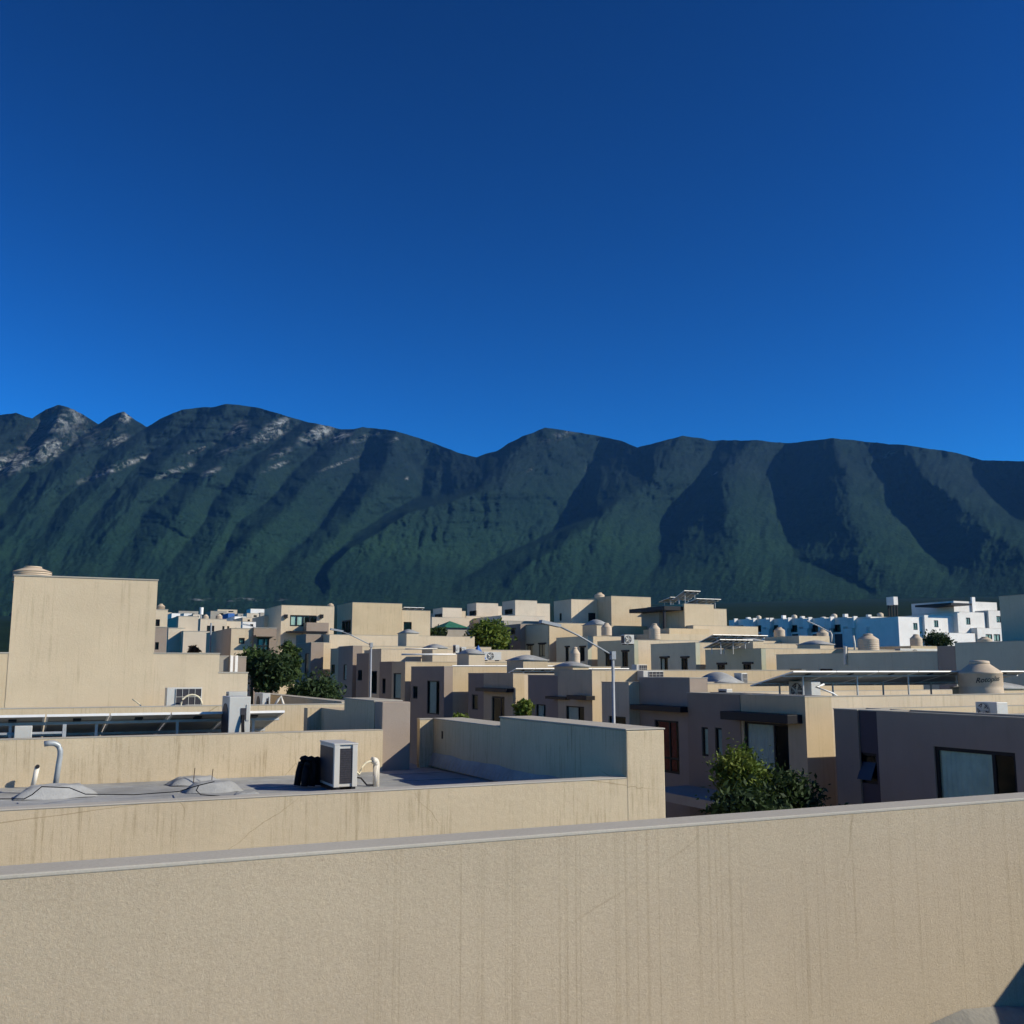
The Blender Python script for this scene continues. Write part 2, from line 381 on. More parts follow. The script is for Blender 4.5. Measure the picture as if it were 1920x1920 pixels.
RIDGE = [(-2600, 845), (-1500, 800), (-900, 820), (-500, 770), (-250, 800), (-90, 765), (0, 779), (30, 774), (60, 786), (85, 768), (110, 759), (138, 767), (160, 780), (184, 795), (205, 781), (232, 773), (250, 786), (275, 801), (300, 785), (340, 769), (395, 763), (425, 758), (480, 763), (520, 774), (570, 790), (640, 805), (664, 804), (680, 800), (740, 808), (800, 826), (860, 849), (893, 857), (930, 845), (980, 818), (1022, 802), (1060, 806), (1120, 817), (1165, 826), (1195, 840), (1240, 828), (1280, 818), (1340, 826), (1420, 825), (1470, 832), (1560, 821), (1620, 828), (1700, 836), (1780, 846), (1840, 863), (1920, 865), (2050, 850), (2300, 880), (2700, 840), (3300, 880), (4300, 860)]
# crest / valley lines of the spurs: [(y, px) ...]
LINES = [('V', [(780, -60), (900, -170), (1060, -330)]), ('C', [(770, 60), (850, -10), (960, -120), (1080, -260)]), ('V', [(800, 75), (860, 20), (960, -70), (1080, -190)]),
 ('C', [(760, 118), (840, 60), (900, 0), (1080, -140)]), ('V', [(795, 184), (850, 110), (890, 60), (1000, -20), (1080, -90)]),
 ('C', [(773, 238), (850, 150), (960, 60), (1080, -40)]), ('V', [(800, 276), (860, 190), (960, 100), (1080, 10)]),
 ('C', [(780, 330), (860, 225), (960, 140), (1080, 60)]), ('V', [(780, 370), (870, 268), (960, 180), (1080, 110)]),
 ('C', [(765, 420), (860, 310), (960, 230), (1080, 160)]), ('V', [(770, 470), (860, 375), (960, 270), (1080, 200)]),
 ('C', [(775, 520), (870, 410), (960, 330), (1080, 260)]), ('V', [(790, 570), (880, 440), (960, 390), (1080, 300)]),
 ('C', [(795, 600), (870, 480), (960, 440), (1080, 370)]), ('V', [(802, 645), (860, 575), (944, 490), (1002, 415), (1080, 330)]),
 ('C', [(802, 672), (860, 620), (944, 530), (1002, 460), (1080, 400)]), ('V', [(803, 700), (880, 678), (988, 600), (1080, 500)]),
 ('C', [(806, 735), (880, 710), (988, 640), (1080, 560)]), ('V', [(830, 815), (880, 778), (930, 790), (1000, 660), (1080, 590)]),
 ('C', [(802, 1022), (840, 975), (878, 930), (926, 868), (962, 760), (999, 700), (1060, 590), (1100, 540)]),
 ('V', [(820, 1130), (900, 1100), (975, 1083), (1040, 950), (1100, 850)]),
 ('C', [(818, 1280), (870, 1262), (900, 1230), (945, 1150), (985, 1083), (1060, 985), (1110, 940)]),
 ('V', [(826, 1350), (900, 1310), (960, 1275), (1060, 1240), (1110, 1180)]),
 ('C', [(826, 1390), (890, 1338), (1000, 1362), (1060, 1372), (1110, 1380)]),
 ('V', [(832, 1465), (900, 1455), (950, 1472), (1045, 1492), (1085, 1590), (1110, 1640)]),
 ('C', [(821, 1570), (880, 1605), (960, 1582), (1060, 1640), (1110, 1680)]),
 ('V', [(830, 1640), (900, 1680), (960, 1704), (1060, 1745), (1110, 1800)]),
 ('C', [(838, 1700), (904, 1728), (1000, 1872), (1080, 1990)]), ('V', [(858, 1820), (930, 1900), (1000, 1990), (1080, 2100)]),
 ('C', [(865, 1930), (960, 2050), (1080, 2190)]), ('V', [(850, 2050), (960, 2200), (1080, 2330)]), ('C', [(870, 2250), (1080, 2500)]), ('V', [(860, 2450), (1080, 2700)]), ('C', [(850, 2700), (1080, 2900)]), ('V', [(860, 3000), (1080, 3200)])]
def build_range():
    px = np.concatenate([np.linspace(-2400, -140, 110), np.linspace(-130, 2050, 860), np.linspace(2070, 4200, 110)])
    nt = 250; t = np.linspace(0, 1, nt)
    PX, T = np.meshgrid(px, t); ry = np.interp(px, *zip(*RIDGE))
    ry = ry + 3.2 * (fbm(px * .045, px * 0, 4, 3) - .5) * 1.3
    YB = 1150.0; gp = np.arange(-2600, 4400, 4.0); gr_ = np.interp(gp, *zip(*RIDGE)); kk = np.exp(-np.linspace(-2.2, 2.2, 121) ** 2); kk /= kk.sum()
    rs = np.interp(px, gp, np.convolve(np.pad(gr_, 60, mode='edge'), kk, 'valid'))
    PY = YB + (rs[None, :] - YB) * T + (ry - rs)[None, :] * T ** 5
    # spur function
    fam = np.stack([np.interp(PY, [p[0] for p in L], [p[1] for p in L]) for _, L in LINES]); val = np.array([1.0 if k == 'C' else -1.0 for k, _ in LINES])
    fam = np.maximum.accumulate(fam + 8.0 * np.arange(len(LINES))[:, None, None], axis=0) - 8.0 * np.arange(len(LINES))[:, None, None]
    for k in range(1, len(LINES)): fam[k] = np.maximum(fam[k], fam[k - 1] + 14)
    jit = 26 * (fbm(PX * .012, PY * .02, 4, 9) - .5) + 9 * (fbm(PX * .05, PY * .06, 3, 8) - .5)
    QX = PX + jit
    Wv = np.zeros_like(PX); gap = np.full_like(PX, 160.0); outside = (QX < fam[0]) | (QX > fam[-1])
    for k in range(len(LINES) - 1):
        a, b = fam[k], fam[k + 1]; m = (QX >= a) & (QX < b) & (b > a + 1)
        f = np.where(m, (QX - a) / np.maximum(b - a, 1), 0); d = f if val[k] > 0 else 1 - f
        Wv = np.where(m, 1 - 2 * np.clip(d, 0, 1) ** 1.45, Wv); gap = np.where(m, b - a, gap)
    Wv = np.where(outside, 2 * fbm(QX * .006 + PY * .004, PY * .002, 3, 21, True) - 1.2, Wv)
    r = 2150 + 1750 * (1 - (1 - T) ** 1.25)
    k1 = np.exp(-np.linspace(-2, 2, 15) ** 2); k1 /= k1.sum()
    def blur(A):
        A = np.pad(A, ((7, 7), (7, 7)), mode='edge')
        A = np.apply_along_axis(lambda v: np.convolve(v, k1, 'valid'), 0, A); return np.apply_along_axis(lambda v: np.convolve(v, k1, 'valid'), 1, A)
    gap = blur(blur(gap)); k1 = np.exp(-np.linspace(-2, 2, 7) ** 2); k1 = np.pad(k1 / k1.sum(), 4); Wv = blur(Wv)
    gm = np.clip(gap, 30, 220) / 1920 * r
    amp = 1.1 * gm * np.clip(T * 1.9 - .08, 0, 1) * (1 - .45 * T ** 4)
    left = np.clip((760 - PX) / 500, 0, 1)
    sub = fbm((PX + 50 * fbm(PX * .01, PY * .014, 3, 77)) * .022 + PY * (.004 + .014 * left), PY * .011, 5, 31, True); sub = .45 - sub
    sub2 = fbm(PX * .09 + PY * .03, PY * .045, 4, 41) - .5
    r = r - amp * Wv - (105 + 30 * left) * np.clip(T * 1.6 + .12, 0, 1) * sub - (24 + 16 * left) * sub2 - 16 * (fbm(PX * .2 + PY * .05, PY * .11, 3, 61, True) - .5) - 26 * np.clip(T * 1.5, 0, 1) * (.5 - fbm(PX * .055 - PY * .02, PY * .022, 4, 71, True))
    # rock ledges on the left crags
    bx, by = PX, PY
    rock = np.zeros_like(PX)
    for cx, cyy, wx, wy, s in ((40, 860, 75, 16, 1.1), (95, 845, 30, 14, .9), (10, 878, 30, 8, .9), (220, 826, 16, 7, .9), (235, 783, 14, 9, .8), (120, 790, 60, 26, .45), (210, 880, 50, 6, .8), (250, 866, 30, 4, .7), (330, 882, 36, 5, .7), (375, 842, 22, 4, .8), (428, 845, 18, 4, .8), (445, 805, 18, 11, .6), (505, 815, 34, 10, .9), (520, 797, 26, 8, .8), (595, 812, 26, 12, 1.), (640, 818, 16, 7, .8), (690, 818, 26, 5, .7), (525, 850, 20, 6, .6), (515, 875, 22, 4, .7), (395, 885, 16, 5, .6), (640, 868, 34, 3, .5), (994, 881, 6, 3, .6), (1102, 879, 5, 4, .6), (1668, 851, 14, 5, .7), (1340, 887, 5, 2, .8), (762, 898, 3, 3, .9), (740, 824, 8, 4, .6), (1060, 812, 50, 10, .22), (160, 812, 90, 30, .22)):
        rock = np.maximum(rock, s * np.exp(-((bx - cx) / wx) ** 2 - ((by - cyy - .38 * (cx - bx)) / wy) ** 2))
    st = fbm(PX * .02 + 3, (PY + .30 * PX) * .16, 3, 51)
    scar = np.exp(-((bx - 450) / 85) ** 6 - ((by - 1124 - 1.2 * np.sin(bx * .12)) / 1.9) ** 2); rock = np.maximum(rock, scar)
    r = r + 55 * np.clip(rock * 1.5 + .15 * left * T, 0, 1) * (st - .5)
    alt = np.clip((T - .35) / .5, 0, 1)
    rx, fy = PX - 960.0, 960.0 - PY
    fw = 1920 * cp - fy * sp; up = fy * cp + 1920 * sp; dx = fw * sy_ + rx * cy; dy = fw * cy - rx * sy_
    h = np.hypot(dx, dy); X, Y, Z = r * dx / h, r * dy / h, r * up / h + E
    Z[0] -= 60
    # a back slope so that the range is a solid body
    Xb, Yb, Zb = X[-1] * 1.35, Y[-1] * 1.35, np.full_like(Z[-1], 60.)
    V = np.stack([np.vstack([X, Xb]), np.vstack([Y, Yb]), np.vstack([Z, Zb])], -1).reshape(-1, 3)
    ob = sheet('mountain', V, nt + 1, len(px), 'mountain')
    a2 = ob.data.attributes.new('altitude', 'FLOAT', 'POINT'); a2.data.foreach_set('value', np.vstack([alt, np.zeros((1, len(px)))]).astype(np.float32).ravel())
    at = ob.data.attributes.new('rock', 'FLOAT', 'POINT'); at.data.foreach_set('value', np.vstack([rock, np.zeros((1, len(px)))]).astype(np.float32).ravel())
build_range()

# the street between the two rows of houses
def strip(name, x0, x1, y0, y1, lift, mat, thick=0.0):
    mb = MB(); n = 24
    for k in range(n):
        a, b = y0 + (y1 - y0) * k / n, y0 + (y1 - y0) * (k + 1) / n
        za = [ground(x0, a) + lift, ground(x1, a) + lift, ground(x1, b) + lift, ground(x0, b) + lift]
        mb.quad((x0, a, za[0]), (x1, a, za[1]), (x1, b, za[2]), (x0, b, za[3]))
        if thick:
            mb.quad((x0, b, za[3]), (x0, a, za[0]), (x0, a, za[0] - thick), (x0, b, za[3] - thick)); mb.quad((x1, a, za[1]), (x1, b, za[2]), (x1, b, za[2] - thick), (x1, a, za[1] - thick))
    return structure(name, mb, mat)
strip('road', 10.6, 17.0, -15, 130, .004, 'asphalt')
strip('pavement', 8.9, 10.6, -15, 130, .14, 'concrete', .16)
strip('pavement', 17.0, 18.8, -15, 130, .14, 'concrete', .16)
strip('front_yard', 18.8, 38.5, 5, 130, .02, 'concrete')

# ------------------------------------------------------------------ the roof we stand on and its parapet
FL = E - 1.55
T = Thing('house', 'foreground beige stucco parapet with grey coping around the nearest roof terrace', 'house', (0, 0, 0))
T.part('wall', MB().box(-9, 5.55, -9, 3.63, -.4, FL - .05), 'stucco_beige_near')
T.part('roof_deck', MB().quad((-9, -9, FL), (5.55, -9, FL), (5.55, 3.5, FL), (-9, 3.5, FL)), 'membrane_dark')
pw = T.part('parapet', MB().box(-9, 5.55, 3.48, 3.635, FL - .04, E - .612), 'stucco_beige_near')
T.part('coping', MB().box(-9.01, 5.56, 3.478, 3.64, E - .612, E - .598), 'coping_grey', parent=pw, bevel=.004)
fil = MB(); n = 60                                   # wavy membrane upstand where floor meets wall
for k in range(n):
    a, b = -9 + 14.5 * k / n, -9 + 14.5 * (k + 1) / n
    ha, hb = [.05 + .02 * math.sin(u * 5.3) + .012 * math.sin(u * 17.1) for u in (a, b)]
    fil.quad((a, 3.476, FL + ha), (b, 3.476, FL + hb), (b, 3.38, FL + .004), (a, 3.38, FL + .004))
T.part('membrane_upstand', fil, 'membrane_dark')
pr_ = T.part('parapet', MB().box(5.22, 5.55, -9, 3.478, FL - .04, E - .62), 'stucco_beige_near')
T.part('coping', MB().box(5.21, 5.56, -9, 3.47, E - .62, E - .598), 'coping_grey', parent=pr_)

# ------------------------------------------------------------------ neighbour one: grey roof, air conditioner, high side parapet
Y1 = 10.8; LZ = E - 1.29; RZ = E - 1.65
xi = atY(1175, 1465, Y1)[0]; xo = atY(1247, 1465, Y1)[0]
T = Thing('house', 'stained beige wall and grey flat roof just beyond the foreground parapet', 'house', (0, Y1, 0))
N1 = T
T.part('wall', MB().box(-10, xo, Y1 + .002, 16.94, -.4, RZ - .14), 'stucco_beige_mid')
yfar = atX(812, 1355, xi)[0]
dk = MB().quad((-10, Y1 + .15, RZ), (xi + .01, Y1 + .15, RZ), (xi + .01, yfar + .1, RZ - .05), (-10, yfar + .1, RZ - .05))
T.part('roof_deck', dk, 'membrane')
T.part('wall', MB().box(6.1, xo - .01, 16.94, yfar + .15, -.4, RZ - .16), 'stucco_beige_mid')
p1 = T.part('parapet', MB().box(-10, xi + .01, Y1, Y1 + .2, RZ - .3, LZ), 'stucco_beige_mid', label='low stained front parapet')
T.part('coping', MB().box(-10, xi - .002, Y1 - .006, Y1 + .21, LZ, LZ + .016), 'coping_grey', parent=p1, bevel=.006)
ystep = atX(937, 1335, xi)[0]; zhi = atX(1175, 1370, xi)[1]; zlo = atX(932, 1363, xi)[1]
p2 = T.part('parapet', MB().box(xi, xo, Y1 - .004, ystep, RZ - .4, zhi), 'stucco_beige_mid', bevel=.015, label='high side parapet above the street')
T.part('coping', MB().box(xi - .012, xo + .012, Y1 - .012, ystep + .012, zhi, zhi + .02), 'coping_grey', parent=p2, bevel=.008)
p3 = T.part('parapet', MB().box(xi + .004, xo - .004, ystep, yfar, RZ - .4, zlo), 'stucco_beige_mid')
T.part('coping', MB().box(xi - .008, xo + .008, ystep + .013, yfar + .01, zlo, zlo + .02), 'coping_grey', parent=p3, bevel=.008)
xr = atY(787, 1352, yfar)[0]
p4 = T.part('parapet', MB().box(xr, xi + .003, yfar - .01, yfar + .12, RZ - .4, zlo - .004), 'stucco_beige_mid')
T.part('coping', MB().box(xr - .01, xi - .01, yfar - .02, yfar + .13, zlo - .004, zlo + .016), 'coping_grey', parent=p4)
T.part('drain_slot', MB().box(xi - .006, xi + .05, atX(830, 1400, xi)[0], atX(828, 1400, xi)[0], atX(829, 1385, xi)[1], atX(829, 1371, xi)[1]), 'black_metal')
up = MB(); n = 40
for k in range(n):                                   # membrane turned up the foot of the side parapet
    a, b = Y1 + .3 + (yfar - Y1 - .3) * k / n, Y1 + .3 + (yfar - Y1 - .3) * (k + 1) / n
    f = lambda u: .20 + .012 * math.sin(u * 3.1) + .006 * math.sin(u * 7)
    up.quad((xi - .004, a, RZ + f(a)), (xi - .004, b, RZ + f(b)), (xi - .09, b, RZ - .02), (xi - .09, a, RZ - .0))
T.part('membrane_upstand', up, 'membrane')

for k, yy in enumerate((12.6, 13.9, 15.2, 16.3)):
    sm = MB(); n = 30
    for q in range(n):
        a, b = -10 + (xi + 9.8) * q / n, -10 + (xi + 9.8) * (q + 1) / n; g = lambda u: yy + .03 * math.sin(u * 1.3 + k) + .012 * math.sin(u * 5.1)
        zz = RZ - .05 * (yy - Y1) / (yfar - Y1) + .006
        sm.quad((a, g(a), zz + .004), (b, g(b), zz + .004), (b, g(b) + .10, zz), (a, g(a) + .10, zz)); sm.quad((a, g(a), zz - .02), (b, g(b), zz - .02), (b, g(b), zz + .004), (a, g(a), zz + .004))
    T.part('membrane_seam', sm, 'membrane')
# low membrane-covered mounds where the services come up
def mound(px, py, w, d, h, label, skew=0., pts=None):
    x, y = atZ(px, py, RZ - .02); mb = MB(); n, m = 26, 9; rings = []
    for j in range(m + 1):
        q = j / m; rr_ = 1 - q; hh = h * min(1.0, 1.25 * (1 - (1 - q) ** 1.5))
        rings.append(len(mb.v))
        for k in range(n):
            a = 2 * math.pi * k / n; sq = 1 / max(abs(math.cos(a)), abs(math.sin(a))) ** .55
            wob = 1 + .05 * math.sin(3 * a + px) + .03 * math.sin(7 * a)
            s = .35 + .65 * rr_
            mb.v.append((x + math.cos(a) * sq * w / 2 * s * wob + skew * q, y + math.sin(a) * sq * d / 2 * s * wob, RZ - .03 + hh + .008 * math.sin(5 * a + 9 * q)))
    for a, b in zip(rings, rings[1:]): mb.f += [(a + k, a + (k + 1) % n, b + (k + 1) % n, b + k) for k in range(n)]
    mb.f.append(tuple(rings[-1] + k for k in range(n)))
    return single('roof_mound', mb, 'membrane', (x, y, RZ), label, 'roof mound', 'membrane-covered mounds on the grey roof', smooth=True)
mound(103, 1492, 1.05, .62, .15, 'grey membrane mound under the tall bent pipe on the near roof')
mound(365, 1468, .80, .5, .10, 'flat grey membrane mound behind the looping black cable')
mound(400, 1482, .82, .5, .13, 'grey membrane mound where the black cable enters the roof')
mound(462, 1492, .40, .3, .06, 'smallest grey membrane bump in front of the black hoses')
x, y = atZ(103, 1470, RZ + .1)
def arc(p0, p1, p2, n=8): return [(Vector(p0).lerp(Vector(p1), t)).lerp(Vector(p1).lerp(Vector(p2), t), t) for t in [k / n for k in range(n + 1)]]
zp = atY(108, 1392, y)[1]
bp = MB().tube([(x, y, RZ), (x + .03, y, RZ + .35)] + arc((x + .04, y, zp - .2), (x + .06, y, zp), (x - .10, y - .02, zp - .005), 8) + [(x - .17, y - .02, zp - .015)], .038, 12)
single('bent_pipe', bp, 'conduit', (x, y, RZ), 'tall grey conduit with a bent top rising from a roof mound', 'pipe', smooth=True)
x, y = atZ(62, 1472, RZ); zt = atY(68, 1437, y)[1]
t_ = Thing('vent_pipe', 'short cream plastic pipe with open dark end beside the bent conduit', 'pipe', (x, y, RZ))
t_.part('pipe', MB().tube([(x, y, RZ - .02), (x + .04, y - .01, zt)], .036, 12), 'pvc', smooth=True)
t_.part('opening', MB().tube([(x + .041, y - .03, zt - .004), (x + .042, y - .045, zt + .002)], .03, 12), 'black_metal')
cab = [atZ(0, 1501, RZ), atZ(45, 1501, RZ), atZ(60, 1493, RZ + .07), atZ(78, 1478, RZ + .17), atZ(130, 1480, RZ + .16), atZ(160, 1492, RZ + .02), atZ(250, 1493, RZ), atZ(335, 1487, RZ), atZ(360, 1479, RZ + .1), atZ(378, 1471, RZ + .2), atZ(402, 1467, RZ + .22)]
zs = [.02, .02, .09, .19, .18, .04, .02, .02, .12, .2, .23]
single('roof_cable', MB().tube([(p[0], p[1], RZ + z) for p, z in zip(cab, zs)], .007, 6), 'foam_black', (cab[0][0], cab[0][1], RZ), 'thin black cable running along the grey roof over the mounds', 'cable', smooth=True)
q = [atZ(372, 1474, RZ + .17), atZ(368, 1482, RZ + .1), atZ(376, 1490, RZ + .03), atZ(430, 1494, RZ + .02), atZ(478, 1494, RZ + .02)]
single('roof_cable', MB().tube([(p[0], p[1], RZ + z) for p, z in zip(q, [.17, .1, .03, .02, .02])], .007, 6), 'foam_black', (q[0][0], q[0][1], RZ), 'black cable hanging down the small mound towards the hoses', 'cable', smooth=True)
for a, b, nm in ((363, 1440, 'left'), (397, 1442, 'right')):
    x, y = atZ(a, 1462, RZ + .05)
    single('wire_stub', MB().tube([(x, y, RZ), (x + .005, y, RZ + .12), (x + .012, y, atY(a, b, y)[1])], .006, 6), 'bark', (x, y, RZ), '%s one of two thin rusty wire stubs standing on the flat mound' % nm, 'wire')

# ------------------------------------------------------------------ roof equipment builders
def ac_unit(label, x, y, z, w, d, h, kind='fan', rz=0., mat='white_enamel'):
    """front faces local -Y; x, y is the middle of the base"""
    T = Thing('air_conditioner', label, 'air conditioner', (x, y, z), 'air conditioner units on the roofs', rz); T.loc = Vector((0, 0, 0))
    t = .03; b = .06
    m = MB().box(-w/2, w/2, -d/2 + .02, d/2, b, h)
    T.part('casing', m, mat, bevel=.012)
    for s in (-1, 1): T.part('foot', MB().box(s * w * .33 - .03, s * w * .33 + .03, -d/2 - .02, d/2 + .02, 0, b), 'black_metal')
    g = MB()
    if kind == 'fan':
        cx, cz, r = -w * .12, b + (h - b) * .5, min(w * .34, (h - b) * .43)
        T.part('fan_opening', MB().lathe([(r, 0), (r, .012)], (0, 0, 0), 28), 'coil_dark').matrix_local = Matrix.Translation((cx, -d/2 + .012, cz)) @ Matrix.Rotation(math.pi/2, 4, 'X')
        for k in range(5):
            a = 2 * math.pi * k / 5; bl = MB().box(.02, r * .9, -.05, .05, 0, .006)
            T.part('fan_blade', bl, 'grey_enamel').matrix_local = Matrix.Translation((cx, -d/2 + .004, cz)) @ Matrix.Rotation(math.pi/2, 4, 'X') @ Matrix.Rotation(a, 4, 'Z') @ Matrix.Rotation(.35, 4, 'X')
        for k in range(1, 5):
            rr_ = r * k / 4.0; pts = [(cx + rr_ * math.cos(2*math.pi*j/24), -d/2 - .006, cz + rr_ * math.sin(2*math.pi*j/24)) for j in range(25)]
            g.tube(pts, .006, 5)
        for k in range(6):
            a = math.pi * k / 6; g.tube([(cx - r*math.cos(a), -d/2 - .01, cz - r*math.sin(a)), (cx + r*math.cos(a), -d/2 - .01, cz + r*math.sin(a))], .005, 5)
        T.part('fan_guard', g, 'grey_enamel')
        T.part('side_grille', MB().box(-w/2 - .003, -w/2 + .01, -d/2 + .06, d/2 - .04, b + .06, h - .06), 'coil_dark')
    elif kind == 'coil':                                    # coil side with a wire guard
        T.part('coil', MB().box(-w/2 + w * .26, w/2 - .02, -d/2 + .008, -d/2 + .03, b + .03, h - .03), 'coil_dark')
        for k in range(5): u = -w/2 + w * .26 + (w * .74 - .02) * k / 4; g.box(u - .005, u + .005, -d/2 - .004, -d/2 + .012, b + .03, h - .03)
        for k in range(4): v = b + .03 + (h - b - .06) * k / 3; g.box(-w/2 + w * .26, w/2 - .02, -d/2 - .006, -d/2 + .010, v - .005, v + .005)
        T.part('wire_guard', g, 'white_enamel')
    elif kind == 'louvre':                                  # tall narrow coil opening framed in white
        T.part('coil', MB().box(-w/2 + w * .24, w/2 - w * .22, -d/2 + .010, -d/2 + .03, b + .05, h - .05), 'coil_dark')
        for s, a in ((-1, .24), (1, .22)):
            T.part('corner_post', MB().box(*(sorted((s * w/2, s * (w/2 - w * a)))), -d/2 - .004, -d/2 + .022, b, h), 'white_enamel', bevel=.006)
        for k in range(16): v = b + .06 + (h - b - .12) * k / 15; g.box(-w/2 + w * .25, w/2 - w * .23, -d/2 + .003, -d/2 + .012, v, v + .006)
        T.part('louvre', g, 'coil_dark')
        T.part('side_grille', MB().box(-w/2 - .004, -w/2 + .01, -d/2 + .05, d/2 - .03, b + .04, h - .04), 'coil_dark')
        T.part('top_rim', MB().box(-w/2 - .008, w/2 + .008, -d/2 - .008, d/2 + .008, h, h + .022), 'white_enamel', bevel=.006)
    else:                                                   # service end with the valve recess
        T.part('valve_recess', MB().box(w * .05, w * .30, -d/2 + .010, -d/2 + .03, h * .60, h * .80), 'coil_dark')
        T.part('cover_plate', MB().box(w * .31, w * .46, -d/2 + .006, -d/2 + .03, h * .58, h * .86), 'grey_enamel')
        T.part('fan_opening', MB().lathe([(h * .36, 0), (h * .36, .012)], (0, 0, 0), 28), 'coil_dark').matrix_local = Matrix.Translation((-w/2 + .004, 0, h * .52)) @ Matrix.Rotation(-math.pi/2, 4, 'Y') @ Matrix.Diagonal((1, min(1, d * .46 / (h * .36)), 1, 1))
        for k in range(2): T.part('pipe', MB().tube(arc((w * (.12 + .07 * k), -d/2, h * .68), (w * (.05 + .06 * k), -d/2 - .1, h * .3), (w * (.3 + .08 * k), -d/2 - .05, .05), 8), .016, 7), 'foam_black')
    return T
def skylight(label, pl, pr, pyb, pyt, Y, depth=2.2, eave=.5, z0=None):
    x0 = atY(pl, pyb, Y)[0]; x1 = atY(pr, pyb, Y)[0]; zb = atY(pl, pyb, Y)[1] if z0 is None else z0; zt = atY(pl, pyt, Y)[1]
    ze = zb + (zt - zb) * eave; T = Thing('skylight', label, 'skylight', ((x0 + x1) / 2, Y + depth / 2, zb - .5), 'domed skylights on the roofs')
    T.part('curb', MB().box(x0, x1, Y, Y + depth, zb - .5, ze), 'stucco_beige')
    mb = MB(); n = 12; o = .06
    for j in range(n):
        for i in range(n):
            def P(a, b):
                s, t = a / n, b / n; k = min(1, 2.6 * min(s, 1 - s)); l = min(1, 2.6 * min(t, 1 - t))
                hh = math.sin(math.pi * s) ** .7 * math.sin(math.pi * t) ** .7 if 0 < s < 1 and 0 < t < 1 else 0
                return (x0 - o + (x1 - x0 + 2 * o) * s, Y - o + (depth + 2 * o) * t, ze + .05 + (zt - ze) * hh)
            mb.quad(P(i, j), P(i + 1, j), P(i + 1, j + 1), P(i, j + 1))
    mb.box(x0 - o, x1 + o, Y - o, Y + depth + o, ze, ze + .048)
    T.part('dome', mb, 'membrane', smooth=True)
    return T
def tank(label, px, py_top, py_bot, wpx, Y, text=False, stand=0., zb=None):
    x, zt = atY(px, py_top, Y); s = Y / ray(px, py_bot)[1]; r = wpx / 2 * s * math.hypot(1920, px - 960) / 1920 * .99
    zb = atY(px, py_bot, Y)[1] if zb is None else zb; h = zt - zb
    T = Thing('water_tank', label, 'water tank', (x, Y, zb), 'water tanks on the roofs')
    prof = [(r * .97, 0), (r, .04)]
    hb = h * .66
    for k in range(5):
        z = .04 + (hb - .04) * (k + .5) / 5; prof += [(r, z - .03), (r * .975, z), (r, z + .03)]
    prof += [(r, hb), (r * .97, hb + h * .03), (r * .45, hb + h * .24), (r * .42, hb + h * .25)]
    if text: prof = [(r * .97, 0), (r, .04), (r, hb * .45), (r * .975, hb * .5), (r, hb * .55), (r, hb), (r * 1.02, hb + .01), (r * .96, hb + h * .05), (r * .48, hb + h * .24), (r * .46, hb + h * .25)]
    T.part('body', MB().lathe(prof, (x, Y, zb), 36), 'tank_beige', smooth=True)
    T.part('lid', MB().lathe([(r * .46, hb + h * .25), (r * .47, hb + h * .27), (r * .45, hb + h * .32), (r * .2, h)], (x, Y, zb), 24), 'tank_beige', smooth=True)
    if text:
        cu = bpy.data.curves.new('lettering', 'FONT'); cu.body = 'Rotoplas'; cu.size = r * .33; cu.shear = .3; cu.extrude = 0.0; cu.offset = .004
        tmp = bpy.data.objects.new('lettering', cu); COL.objects.link(tmp); bpy.context.view_layer.update()
        me = bpy.data.meshes.new_from_object(tmp.evaluated_get(bpy.context.evaluated_depsgraph_get())); COL.objects.unlink(tmp); bpy.data.objects.remove(tmp)
        import bmesh
        bm = bmesh.new(); bm.from_mesh(me); bmesh.ops.triangulate(bm, faces=bm.faces[:]); bmesh.ops.subdivide_edges(bm, edges=bm.edges[:], cuts=1); bm.to_mesh(me); bm.free()
        xs = [v.co.x for v in me.vertices]; mid = (min(xs) + max(xs)) / 2; a0 = math.atan2(-Y, -x) + R(22)
        for v in me.vertices:
            a = a0 + (v.co.x - mid) / r; zz = hb * .70 + v.co.y + (v.co.x - mid) * .10
            v.co = ((r + .008) * math.cos(a), (r + .008) * math.sin(a), zz)
        me.materials.clear(); me.materials.append(MATS['tank_ink'])
        lo = bpy.data.objects.new('lettering', me); COL.objects.link(lo); lo.parent = T.o
    return T
